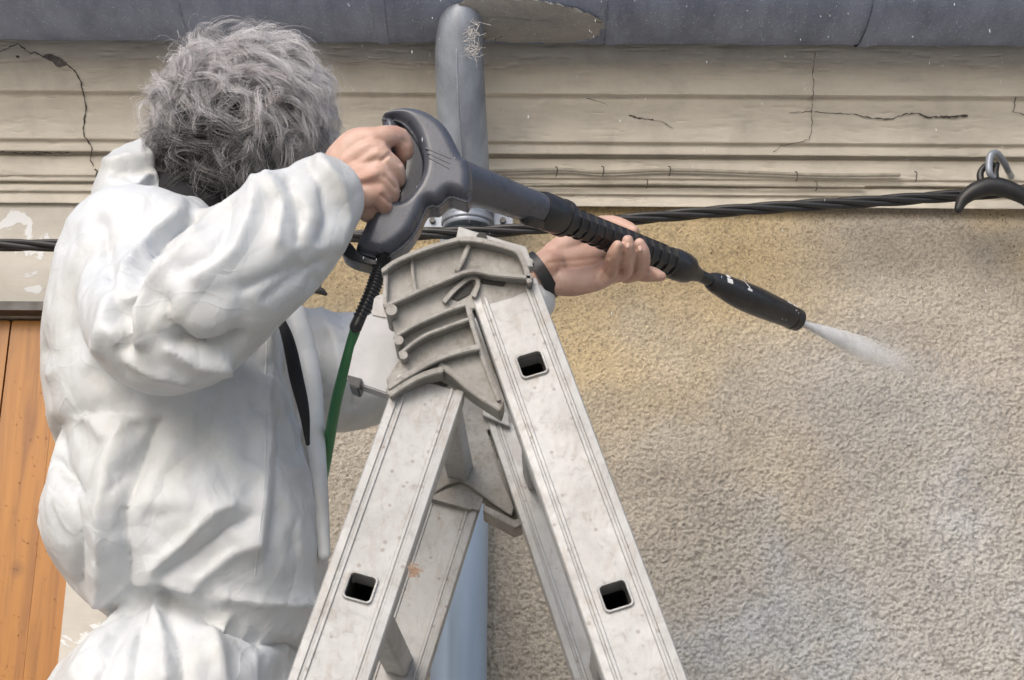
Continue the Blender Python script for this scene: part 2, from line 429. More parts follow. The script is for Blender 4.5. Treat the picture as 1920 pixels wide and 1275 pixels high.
CR = [
 ([(0, 97), (20, 88), (36, 82), (45, 92), (58, 101), (66, 98), (80, 106)], 2.4),
 ([(122, 118), (140, 133), (150, 150), (154, 165), (158, 180), (161, 200), (158, 222), (156, 240), (158, 255), (166, 266), (173, 279)], lambda t: 3.2),
 ([(173, 279), (171, 290), (170, 302), (175, 312)], 2.4), ([(178, 318), (183, 322), (180, 332)], 3.0),
 ([(1528, 98), (1524, 135), (1526, 160), (1522, 200), (1523, 230), (1518, 262), (1490, 268), (1465, 273), (1450, 285)], 1.4),
 ([(1526, 209), (1560, 212), (1600, 214), (1640, 222), (1670, 224), (1700, 213), (1725, 213), (1740, 220), (1780, 219), (1815, 217)], lambda t: 1.2 + 3.2 * t),
 ([(1180, 217), (1200, 222), (1225, 224)], 3.0), ([(1225, 224), (1245, 230), (1262, 240)], 1.4),
 ([(1905, 182), (1900, 210), (1920, 215)], 1.8), ([(1480, 212), (1526, 208)], 1.2),
 ([(1100, 184), (1130, 192), (1140, 200)], 1.2), ([(0, 285), (60, 288), (130, 286)], 2.6)]
for i, (pts, w) in enumerate(CR):
    bm = bmesh.new(); ribbon(bm, pts, w, 0.6, i + 1)
    finish('crack', bm, M_crack, house, False)
def flat_patch(name, pts, mat, parent, thick=0.002, where=onwall, jit=1.5, n=5):
    Q = catmull_closed([(p[0], p[1], 0) for p in pts], n); rnd = random.Random(len(pts))
    Q = [(a[0] + rnd.uniform(-jit, jit), a[1] + rnd.uniform(-jit, jit)) for a in Q]
    bm = bmesh.new(); A = [bm.verts.new(where(x, y, thick)) for x, y in Q]; B = [bm.verts.new(where(x, y, -0.002)) for x, y in Q]
    k = len(Q); bm.faces.new(A)
    for i in range(k): bm.faces.new((A[i], A[(i+1) % k], B[(i+1) % k], B[i]))
    bmesh.ops.triangulate(bm, faces=bm.faces[:]); return finish(name, bm, mat, parent, False)
flat_patch('chipped_patch', [(80, 106), (90, 101), (105, 105), (118, 112), (126, 120), (118, 125), (108, 126), (98, 116), (85, 110)], M_chip, house, 0.001, jit=0.6)
flat_patch('chipped_patch', [(29, 105), (34, 104), (37, 107), (33, 109)], M_crack, house, 0.001, jit=0.3)

# thin conduits along the mouldings
def wire(name, pts, r, mat, parent, label=None):
    P = catmull([tuple(at(x, y, Y)) for x, y, Y in pts], 6); bm = bmesh.new(); tube(bm, P, [r] * len(P), 8)
    return finish(name, bm, mat, parent, True, 60)
M_conduit = simple('painted_conduit', (0.46, 0.425, 0.35), (0.33, 0.30, 0.25), 40, 0.6)
wire('conduit', [(900, 322, -.064), (1050, 318, -.064), (1130, 323, -.064), (1260, 319, -.064), (1400, 323, -.064), (1540, 328, -.064), (1685, 328, -.064)], 0.0038, M_conduit, house)
wire('conduit', [(900, 350, -.05), (1100, 345, -.05), (1240, 345, -.05), (1420, 348, -.05), (1620, 350, -.05)], 0.0028, M_conduit, house)
for x, y in ((1043, 322), (1130, 321), (1255, 321), (1493, 331), (1212, 345), (1530, 349), (1717, 331)):
    bm = bmesh.new(); tube(bm, catmull([tuple(at(x - 2, y - 9, -.062)), tuple(at(x + 2, y - 7, -.074)), tuple(at(x + 1, y + 6, -.07)), tuple(at(x - 1, y + 8, -.058))], 4), [0.0011] * 13, 6)
    finish('cable_nail', bm, M_crack, house)

# plaster sheet at the left, around the door
def sheet(name, xa, xb, za, zb, y, mat, parent, stp=0.01, amp=0.0015, th=0.02):
    nx = max(2, int((xb-xa)/stp)); nz = max(2, int((zb-za)/stp)); U, W = np.meshgrid(np.linspace(xa, xb, nx), np.linspace(za, zb, nz))
    P = np.stack([U.ravel(), np.full(nx*nz, y), W.ravel()], 1); P[:, 1] += amp * fbm(P, 12, 4, 3)
    return grid_mesh(name, P, nx, nz, mat, parent)
px400 = at(430, 700, 0).x + 0.10
sheet('plaster', -1.4, px400, at(60, 579, 0).z, CB + 0.004, YP, M_plaster, house)
sheet('plaster', DOORX, px400, 0.0, at(60, 579, 0).z, YP, M_plaster, house, 0.02)
for a, (pa, pb) in enumerate((((0, 378), (200, 374)),)):
    bm = bmesh.new(); ribbon(bm, [pa, (60, 380), (120, 376), pb], 2.2, 0.4, 40); finish('crack', bm, M_crack, house, False)
# door reveal + lintel strip
bm = bmesh.new(); box(bm, Vector((DOORX - 0.47, 0.0, DOORZ + 0.010)), (0.955, 0.056, 0.018)); finish('lintel_strip', bm, M_lintel, house, False)
bm = bmesh.new(); box(bm, Vector((DOORX + 0.002, 0.05, DOORZ / 2)), (0.004, 0.13, DOORZ)); finish('door_reveal', bm, M_plaster, house, False)

# ---- gutter and eaves
gz = at(1400, 88, -0.155).z - 0.030
sec = [(-0.168, gz + 0.09)]
for k in range(13):
    a = math.pi * (0.10 + 0.90 * k / 12)
    sec.append((-0.268 + 0.108 * math.cos(a), gz + 0.064 - 0.064 * math.sin(a) ** 0.7))
sec += [(-0.37, gz + 0.15), (-0.374, gz + 0.162), (-0.366, gz + 0.165)]
gut = thing('gutter', 'dark blue grey painted eaves gutter above the cornice', 'gutter', (0, -0.25, gz))
xs = [at(p, 40, -0.3).x for p in (330, 712, 1150, 1640)]
edges = [-6] + xs + [6]
for a, b in zip(edges[:-1], edges[1:]):
    bm = bmesh.new(); n = max(2, int((b - a) / 0.03)); prev = None
    for i in range(n + 1):
        x = a + (b - a) * i / n; k = 1.03 if i == 0 else 1.0
        ring = [bm.verts.new((x + (0.012 if False else 0), -0.262 + (y + 0.262) * k + 0.0008 * math.sin(x * 37 + j), gz + 0.064 + (z - gz - 0.064) * k + 0.0012 * math.sin(x * 23 + j * 2))) for j, (y, z) in enumerate(sec)]
        if prev:
            for j in range(len(sec) - 1): bm.faces.new((prev[j], prev[j+1], ring[j+1], ring[j]))
        prev = ring
    finish('gutter_length', bm, M_gutter, gut, True, 50)
for x in xs:
    bm = bmesh.new(); prev = None
    for i in range(2):
        ring = [bm.verts.new((x + (-0.011 + 0.022 * i), -0.262 + (y + 0.262) * 1.035, gz + 0.064 + (z - gz - 0.064) * 1.05)) for y, z in sec]
        if prev:
            for j in range(len(sec) - 1): bm.faces.new((prev[j], prev[j+1], ring[j+1], ring[j]))
        prev = ring
    finish('joint_strap', bm, M_gutter, gut, True, 50)
# patch of old mortar smeared over gutter edge
_gs = np.array([[0.0, ya + (yb_ - ya) * k / 12, za + (zb - za) * k / 12] for (ya, za), (yb_, zb) in zip(sec[:-1], sec[1:]) for k in range(12)])
_gp = project(_gs)[1]
def ongutter(px, py, off=0.0):
    pc = min(py, _gp[:].max() - .5) if py > _gp.max() - .5 else py
    m = np.nonzero(np.abs(_gp - pc) < 2.5)[0]
    if not len(m): m = [int(np.argmin(np.abs(_gp - pc)))]
    return at(px, py, float(_gs[m][:, 1].min()) - off - 0.001)
def mortar(px, py, off=0.0): return at(px, py, -0.385 - 0.003 * off) if False else ongutter(px, py, 0.006 if off > 0 else -0.004)
Q = [(862, 8), (900, -14), (960, -6), (1000, -2), (1040, 6), (1085, 18), (1120, 32), (1134, 48), (1122, 64), (1104, 73), (1060, 77), (1000, 77), (930, 76), (905, 73), (900, 52), (884, 34), (866, 24)]
Qs = catmull_closed([(a, b, 0) for a, b in Q], 5); rnd = random.Random(3)
bm = bmesh.new(); rows = []
cx, cy = 1000, 38
for k, f in enumerate((1.0, 0.97, 0.8, 0.6, 0.4, 0.2, 0.03)):
    row = []
    for i, a in enumerate(Qs):
        j = rnd.uniform(-4, 4) if k < 2 else 0
        x = cx + (a[0] - cx) * f + j; y = cy + (a[1] - cy) * f + j
        row.append(bm.verts.new(ongutter(x, y, -0.002 if k == 0 else 0.0015 + 0.0008 * math.sin(x * .05 + y * .11))))
    rows.append(row)
for a, b in zip(rows[:-1], rows[1:]):
    for i in range(len(a)): bm.faces.new((a[i], a[(i+1) % len(a)], b[(i+1) % len(a)], b[i]))
bm.faces.new(rows[-1])
finish('mortar_patch', bm, M_patch, gut, True, 60)
bm = bmesh.new(); box(bm, Vector((0, -0.1, gz + 0.22)), (12.2, 0.55, 0.03)); finish('eaves_board', bm, M_soffit, house, False)

# ---- downpipe
dp = thing('downpipe', 'grey zinc downpipe running from the gutter into a pale blue lower pipe', 'downpipe', (at(864, 1000, -.07).x, -0.07, 0))
path = [(868, 15, -.30), (864, 50, -.29), (861, 90, -.27), (862, 140, -.245), (865, 200, -.215), (869, 280, -.175), (872, 330, -.145), (876, 372, -.115), (877, 400, -.095)]
rads = [40, 43, 45, 46, 46.5, 47, 46, 43, 43]
Q = catmull([(*p, r) for p, r in zip(path, rads)], 6)
bm = bmesh.new(); tube(bm, [at(q[0], q[1], q[2]) for q in Q], [q[3] * mpp(q[0], q[1], q[2]) for q in Q], 28)
pz = finish('zinc_bend', bm, M_zinc, dp)
def ringband(name, px, py, Y, r, hgt, mat, parent, tilt=0.0, n=28):
    c = at(px, py, Y); bm = bmesh.new(); d = Vector((math.sin(tilt), 0, math.cos(tilt)))
    tube(bm, [c - d * hgt / 2, c - d * hgt * 0.3, c + d * hgt * 0.3, c + d * hgt / 2], [r * .97, r, r, r * .97], n, 'flat'); return finish(name, bm, mat, parent)
ringband('seam', 861, 100, -.262, 46 * mpp(861, 100, -.262), 0.004, M_zinc, pz, 0.1)
ringband('seam', 868, 268, -.182, 47.5 * mpp(882, 268, -.182), 0.004, M_zinc, pz, -0.25)
bm = bmesh.new(); S = [(857, 95, -.322), (858, 150, -.297), (860, 200, -.267), (864, 262, -.234), (868, 310, -.204)]
tube(bm, [at(*s) for s in S], [0.0022] * len(S), 6); finish('seam', bm, M_zinc, pz)
for k, (py, r) in enumerate(((378, 45), (386, 48), (394, 46), (402, 49), (410, 47), (418, 50), (426, 47))):
    ringband('collar_ring', 877, py, -.095, r * mpp(877, py, -.095), 0.0105, M_zinc, dp)
for sx in (-1, 1):
    c = at(877 + sx * 60, 414, -.09); bm = bmesh.new(); box(bm, c, (0.05, 0.005, 0.028)); bmesh.ops.bevel(bm, geom=bm.edges[:], offset=0.002, segments=2)
    bk = finish('bracket_tab', bm, M_zinc, dp)
    bm = bmesh.new(); tube(bm, [c + Vector((sx * .006, -0.010, -0.002)), c + Vector((sx * .006, 0.004, -0.002))], [0.006, 0.006], 6, 'flat'); finish('bolt_or_hole', bm, M_lintel, bk)
xb = at(864, 1000, -.07).x
bm = bmesh.new(); tube(bm, [Vector((xb, -.07, 0.05)), Vector((xb, -.07, at(877, 428, -.07).z))], [0.0495] * 2, 40, 'flat'); finish('blue_pipe', bm, M_bluepipe, dp)
for z in (0.6, 1.5):
    bm = bmesh.new(); tube(bm, [Vector((xb, -.07, z)), Vector((xb, -.07, z + 0.03))], [0.053] * 2, 40, 'flat'); finish('pipe_clamp', bm, M_zinc, dp)
# straw and cobweb tuft caught on the bend
M_straw = simple('straw', (0.50, 0.47, 0.44), None, 20, 0.8)
bm = bmesh.new(); rnd = random.Random(5)
for i in range(26):
    a = at(rnd.gauss(885, 9), rnd.gauss(92, 12), -.326); 
    P = [a + Vector((rnd.gauss(0, .0035) * k, -abs(rnd.gauss(0, .002)) * k, rnd.gauss(-.001, .0035) * k)) for k in range(4)]
    tube(bm, P, [0.00035] * 4, 3, 'flat')
for i in range(20):
    a = at(rnd.gauss(888, 6), rnd.gauss(52, 14), -.325)
    P = [a + Vector((rnd.gauss(.001, .004) * k, -.001 * k, rnd.gauss(-.003, .005) * k)) for k in range(4)]
    tube(bm, P, [0.0004] * 4, 3, 'flat')
tf = finish('straw_tuft', bm, M_straw, None, False); tag(tf, 'tuft of pale straw and cobweb caught on the zinc pipe bend', 'debris', kind='stuff')

# ---- plank door at the left
def m_wood():
    m, nt, N, L, P = mat_new('orange_wood'); oi = N.new('ShaderNodeObjectInfo')
    t = N.new('ShaderNodeTexCoord'); mp = N.new('ShaderNodeMapping'); mp.inputs['Scale'].default_value = (1, 1, 0.07); L.new(t.outputs['Object'], mp.inputs['Vector'])
    cb = N.new('ShaderNodeCombineXYZ'); L.new(oi.outputs['Random'], cb.inputs[2]); sc = N.new('ShaderNodeVectorMath'); sc.operation = 'SCALE'; sc.inputs['Scale'].default_value = 9; L.new(cb.outputs[0], sc.inputs[0])
    ad = N.new('ShaderNodeVectorMath'); L.new(mp.outputs[0], ad.inputs[0]); L.new(sc.outputs[0], ad.inputs[1])
    n = noise_node(nt, 55, 6, 0.6, ad.outputs[0], 0.6); n2 = noise_node(nt, 9, 3, 0.5, ad.outputs[0])
    c = ramp(nt, n.outputs['Fac'], [(0.28, (0.24, 0.088, 0.010)), (0.5, (0.39, 0.160, 0.020)), (0.72, (0.45, 0.192, 0.026))]).outputs['Color']
    c = mixc(nt, ramp(nt, n2.outputs['Fac'], [(0.35, g(0.35)), (0.7, g(0))]).outputs['Color'], c, (0.27, 0.105, 0.025))
    vo = N.new('ShaderNodeTexVoronoi'); vo.inputs['Scale'].default_value = 7.0; mp2 = N.new('ShaderNodeMapping'); mp2.inputs['Scale'].default_value = (1, 0.01, 0.8); L.new(t.outputs['Object'], mp2.inputs[0]); L.new(mp2.outputs[0], vo.inputs['Vector'])
    k = ramp(nt, vo.outputs['Distance'], [(0.035, g(0.85)), (0.075, g(0.35)), (0.13, g(0))])
    c = mixc(nt, k.outputs['Color'], c, (0.11, 0.035, 0.012))
    L.new(c, P.inputs['Base Color']); P.inputs['Roughness'].default_value = 0.42
    L.new(bump(nt, n.outputs['Fac'], 0.25, 0.001), P.inputs['Normal']); return m
M_wood = m_wood()
M_dark = simple('dark_gap', (0.03, 0.028, 0.026), None, 10, 0.9)
door = thing('plank_door', 'orange varnished wooden plank door under a grey metal strip', 'door', (DOORX - 0.3, 0.03, 0))
pe = [at(p, 1200, 0.02).x for p in (54, 113)]
eds = [(pe[0] + 0.0015, DOORX - 0.002, 0.006)]; x = pe[0]
while x > DOORL: eds.append((x - 0.098, x - 0.0015, 0.014)); x -= 0.1
for a, b, y in eds:
    bm = bmesh.new(); box(bm, Vector(((a+b)/2, y + 0.012, DOORZ / 2 + 0.0)), (b-a, 0.024, DOORZ - 0.01)); bmesh.ops.bevel(bm, geom=[e for e in bm.edges if abs(e.verts[0].co.z - e.verts[1].co.z) > 1], offset=0.003, segments=2)
    finish('plank', bm, M_wood, door, True, 30)
bm = bmesh.new(); box(bm, Vector(((DOORL + DOORX) / 2, 0.07, DOORZ / 2)), (DOORX - DOORL, 0.02, DOORZ)); finish('backing_board', bm, M_dark, door, False)
bm = bmesh.new(); rnd = random.Random(8)
for i in range(150):
    x = rnd.uniform(at(0, 900, 0).x, DOORX); z = rnd.uniform(at(0, 1275, 0).z, DOORZ); y = 0.006 if x > pe[0] else 0.014
    ball(bm, Vector((x, y, z)), (rnd.uniform(.0008, .0018),) * 3, 6)
M_water = mat_new('water_drop')[0]; pb = M_water.node_tree.nodes['Principled BSDF']; pb.inputs['Transmission Weight'].default_value = 1; pb.inputs['Roughness'].default_value = 0.05; pb.inputs['IOR'].default_value = 1.33
dd = finish('water_beads', bm, M_water, None, True); tag(dd, 'tiny water beads splashed on the orange plank door', 'water drops', kind='stuff')

# ---- twisted service cable, its hook and clamp
M_rubber = simple('black_rubber', (0.022, 0.022, 0.024), (0.014, 0.014, 0.015), 50, 0.45, 0, 0.3, 120)
cab = thing('twisted_cable', 'thick black twisted power cable strung across the wall', 'cable', at(960, 430, -.13))
cp = [(-260, 462, -.12), (-100, 461, -.12), (70, 460, -.12), (300, 458, -.12), (520, 451, -.12), (760, 440, -.125), (960, 430, -.125), (1180, 412, -.125), (1480, 387, -.12), (1800, 366, -.11), (1960, 356, -.11), (2150, 350, -.11)]
Cn = catmull([tuple(at(*p)) for p in cp], 40)
for k in range(4):
    bm = bmesh.new(); s = 0; P = []
    for i, c_ in enumerate(Cn):
        if i: s += float(np.linalg.norm(Cn[i] - Cn[i-1]))
        a = s / 0.34 * 2 * math.pi + k * math.pi / 2; rr = 0.0066
        P.append(Vector(c_) + Vector((0, math.cos(a) * rr, math.sin(a) * rr + 0.0015 * math.sin(s * 9))))
    tube(bm, P, [0.0056] * len(P), 10); finish('strand', bm, M_rubber, cab)
clp = thing('cable_clamp', 'black curved suspension saddle gripping the twisted cable at right', 'cable clamp', at(1856, 350, -.14))
bm = bmesh.new(); limb(bm, [(1797, 392, -.15, 8), (1806, 374, -.152, 12), (1828, 358, -.155, 16), (1858, 349, -.155, 18), (1890, 355, -.155, 17), (1920, 370, -.152, 14), (1940, 390, -.15, 9)], 6, 18); sd_ = finish('saddle', bm, M_rubber, clp)
for dx, dy in ((-22, 0), (6, 0.008)):
    bm = bmesh.new(); limb(bm, [(1862 + dx, 346, -.158 + dy, 7), (1860 + dx, 325, -.158 + dy, 6.5), (1864 + dx * .7, 311, -.158 + dy, 6), (1868 + dx * .3, 308, -.158 + dy, 5)], 5, 10); finish('hanger_loop', bm, M_rubber, clp)
hk = thing('wall_hook', 'bent galvanised steel hook holding the black cable clamp', 'hook', at(1866, 290, -.07))
bm = bmesh.new(); limb(bm, [(1882, 318, -.075, 6.5), (1862, 333, -.165, 6), (1855, 322, -.172, 6.5), (1855, 300, -.172, 7), (1860, 288, -.172, 6.5), (1870, 288, -.16, 6.5), (1882, 304, -.14, 6.5), (1890, 320, -.115, 6)][1:], 6, 12); finish('hook_bar', bm, M_zinc, hk)
bm = bmesh.new(); limb(bm, [(1890, 320, -.115, 6), (1896, 330, -.05, 6), (1900, 338, -.02, 6)], 4, 12); finish('shank', bm, M_zinc, hk)
sc_ = thing('small_cable_clip', 'small black clip dangling from two wires beside the sleeve', 'clip', at(597, 500, -.1))
for x in (594, 600):
    bm = bmesh.new(); limb(bm, [(x, 452, -.11, 1.3), (x + 1, 480, -.1, 1.3), (x + 1, 538, -.09, 1.3)], 4, 6); finish('wire', bm, M_rubber, sc_)
bm = bmesh.new(); limb(bm, [(562, 536, -.09, 2.5), (560, 546, -.09, 3), (572, 550, -.09, 4), (588, 543, -.09, 7), (602, 546, -.09, 7), (610, 551, -.09, 4)], 5, 10); finish('clip_body', bm, M_rubber, sc_)

# ================================================================== PERSON
person = thing('person', 'person with curly grey hair in a white hooded coverall aiming a black spray lance', 'person', (at(330, 1100, -.75).x, -0.75, 0.75))
def m_suit():
    m, nt, N, L, P = mat_new('white_coverall'); v = objco(nt)
    n = noise_node(nt, 7, 6, 0.6, v, 0.5); n2 = noise_node(nt, 60, 5, 0.7, v, 0.4); n3 = noise_node(nt, 700, 2, 0.5, v)
    def ridge(scale, width, vec, dist):
        n_ = noise_node(nt, scale, 2, 0.5, vec, dist); s1 = N.new('ShaderNodeMath'); s1.operation = 'SUBTRACT'; L.new(n_.outputs['Fac'], s1.inputs[0]); s1.inputs[1].default_value = .5
        s2 = N.new('ShaderNodeMath'); s2.operation = 'ABSOLUTE'; L.new(s1.outputs[0], s2.inputs[0])
        r_ = ramp(nt, s2.outputs[0], [(0, g(1)), (width, g(.25)), (width * 2.5, g(0))])
        k_ = noise_node(nt, scale * .6, 2, .5, objco(nt, (1.3, .9, 1.1))); kr = ramp(nt, k_.outputs['Fac'], [(.45, g(0)), (.6, g(1))])
        mu = N.new('ShaderNodeMath'); mu.operation = 'MULTIPLY'; L.new(r_.outputs['Color'], mu.inputs[0]); L.new(kr.outputs['Color'], mu.inputs[1]); return mu.outputs[0]
    def facets(scale, warp, seed):
        vo = N.new('ShaderNodeTexVoronoi'); vo.feature = 'DISTANCE_TO_EDGE'; vo.inputs['Scale'].default_value = scale
        wv = N.new('ShaderNodeVectorMath'); sc = N.new('ShaderNodeVectorMath'); sc.operation = 'SCALE'; sc.inputs['Scale'].default_value = warp
        nn = noise_node(nt, scale * .55, 3, 0.55, objco(nt)); L.new(nn.outputs['Color'], sc.inputs[0]); L.new(objco(nt, (1, 1, .7)), wv.inputs[0]); L.new(sc.outputs[0], wv.inputs[1]); L.new(wv.outputs[0], vo.inputs['Vector'])
        return vo.outputs['Distance']
    c = ramp(nt, n.outputs['Fac'], [(0.3, (0.58, 0.585, 0.565)), (0.5, (0.66, 0.685, 0.70)), (0.75, (0.69, 0.725, 0.76))]).outputs['Color']
    c = mixc(nt, ramp(nt, n2.outputs['Fac'], [(0.62, g(0)), (0.80, g(0.35))]).outputs['Color'], c, (0.55, 0.53, 0.47))
    L.new(c, P.inputs['Base Color']); P.inputs['Roughness'].default_value = 0.5; P.inputs['Sheen Weight'].default_value = 0.1
    P.inputs['Subsurface Weight'].default_value = 0.0
    nb = bump(nt, facets(5, .05, 1), 0.5, 0.020); nb = bump(nt, facets(13, .012, 2), 1.0, 0.007, nb); nb = bump(nt, facets(29, .006, 3), 0.8, 0.0028, nb); nb = bump(nt, ridge(7, .012, v, 0), 0.35, 0.0014, nb); nb = bump(nt, ridge(14, .014, objco(nt, (.8, 1.1, 1.3)), 0), 0.35, 0.0008, nb); nb = bump(nt, n2.outputs['Fac'], 0.12, 0.002, nb); nb = bump(nt, n3.outputs['Fac'], 0.06, 0.0005, nb)
    L.new(nb, P.inputs['Normal'])
    tr = N.new('ShaderNodeBsdfTranslucent'); L.new(c, tr.inputs['Color']); L.new(nb, tr.inputs['Normal'])
    ms = N.new('ShaderNodeMixShader'); ms.inputs[0].default_value = 0.12; out = N['Material Output']
    L.new(P.outputs[0], ms.inputs[1]); L.new(tr.outputs[0], ms.inputs[2]); L.new(ms.outputs[0], out.inputs['Surface'])
    return m
def m_skin():
    m, nt, N, L, P = mat_new('skin'); v = objco(nt)
    n = noise_node(nt, 22, 5, 0.6, v, 0.6); n2 = noise_node(nt, 340, 4, 0.7, v); n3 = noise_node(nt, 60, 4, 0.7, objco(nt, (1, 1, 3)), 1.0)
    a = N.new('ShaderNodeVertexColor'); a.layer_name = 'tint'
    c = ramp(nt, n.outputs['Fac'], [(0.3, (0.47, 0.275, 0.21)), (0.5, (0.55, 0.36, 0.285)), (0.72, (0.60, 0.425, 0.35))]).outputs['Color']
    c = mixc(nt, ramp(nt, n2.outputs['Fac'], [(0.55, g(0)), (0.8, g(0.25))]).outputs['Color'], c, (0.36, 0.15, 0.10))
    L.new(c, P.inputs['Base Color']); P.inputs['Roughness'].default_value = 0.45
    P.inputs['Subsurface Weight'].default_value = 0.25; P.inputs['Subsurface Radius'].default_value = (0.006, 0.002, 0.001); P.inputs['Subsurface Scale'].default_value = 0.6
    L.new(bump(nt, n2.outputs['Fac'], 0.25, 0.0006, bump(nt, n3.outputs['Fac'], 0.30, 0.0015)), P.inputs['Normal'])
    return m
M_suit = m_suit(); M_skin = m_skin()
M_shirt = simple('black_shirt', (0.014, 0.014, 0.017), (0.009, 0.009, 0.011), 40, 0.85, 0, 0.4, 400)
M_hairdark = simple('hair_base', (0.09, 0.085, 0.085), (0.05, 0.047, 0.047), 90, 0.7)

# ---- coverall: lofted body, then cloth settling gives the creases
def ring_loft(bm, rows, seg=36):
    """rows: (py, left px, right px, Ycentre, half depth)"""
    Q = catmull([np.array(r, float) for r in rows], 5); rings = []
    for py, l, r, yc, hd in Q:
        c = at((l + r) / 2, py, yc); hw = (r - l) / 2 * mpp((l + r) / 2, py, yc)
        rr = []
        for i in range(seg):
            a = 2 * math.pi * i / seg; ca, sa = math.cos(a), math.sin(a); e = 2.3
            k = (abs(ca) ** e + abs(sa) ** e) ** (-1 / e)
            rr.append(bm.verts.new(c + Vector((hw * k * ca, hd * k * sa, 0))))
        rings.append(rr)
    for a, b in zip(rings[:-1], rings[1:]):
        for i in range(seg): bm.faces.new((a[i], a[(i+1) % seg], b[(i+1) % seg], b[i]))
    bm.faces.new(rings[0]); bm.faces.new(rings[-1])
bm = bmesh.new()
YT = -0.74
def rows_(R, k=1.0):
    return [(py, l + 24, r - 4, y, hd) for py, l, r, y, hd in R]
ring_loft(bm, rows_([(392, 240, 345, YT, .06), (402, 200, 400, YT, .10), (425, 160, 430, YT, .15), (455, 128, 460, YT, .185), (510, 104, 500, YT, .205), (600, 82, 530, YT, .215), (700, 76, 548, YT, .21),
               (800, 86, 572, YT, .21), (850, 96, 584, YT, .20), (890, 92, 592, YT, .20), (940, 78, 602, YT, .205), (1000, 67, 612, YT, .21), (1050, 84, 615, YT, .20), (1100, 124, 600, YT, .175),
               (1140, 188, 588, YT, .15), (1165, 196, 580, YT, .148), (1200, 160, 572, YT, .165), (1275, 92, 560, YT, .20), (1360, 60, 560, YT, .21), (1480, 60, 570, YT, .20), (1600, 75, 560, YT, .18)]))
# near arm
limb(bm, [(240, 520, -.86, 92), (268, 590, -.99, 108), (318, 622, -1.03, 114), (420, 535, -1.05, 122), (520, 445, -1.05, 115), (580, 392, -1.04, 96), (600, 372, -1.04, 84)], 6, 28)
# bagging under the elbow
limb(bm, [(290, 660, -.99, 78), (360, 650, -1.0, 76), (410, 610, -1.0, 60)], 4, 20)
# far arm
limb(bm, [(440, 600, -.62, 90), (560, 680, -.57, 110), (640, 692, -.57, 112), (740, 665, -.58, 96), (850, 620, -.60, 78), (950, 582, -.62, 54), (1000, 562, -.63, 44)], 6, 24)
limb(bm, [(262, 432, -.84, 44), (320, 430, -.86, 36), (385, 418, -.88, 30), (440, 400, -.95, 34)], 5, 20)
# legs down to the ladder treads below the picture
for lx, yy in ((180, -.86), (420, -.62)):
    c = [at(lx + 40, 1540, yy)]; c += [Vector((c[0].x + 0.02, yy, 1.30)), Vector((c[0].x + 0.0, yy, 0.98)), Vector((c[0].x - 0.02, yy, 0.80))]
    tube(bm, c, [.115, .10, .09, .075], 24)
coverall = finish('coverall', bm, M_suit, None, True, 0, mods=[('REMESH', dict(mode='VOXEL', voxel_size=0.0105)), ('SMOOTH', dict(factor=0.5, iterations=5))])

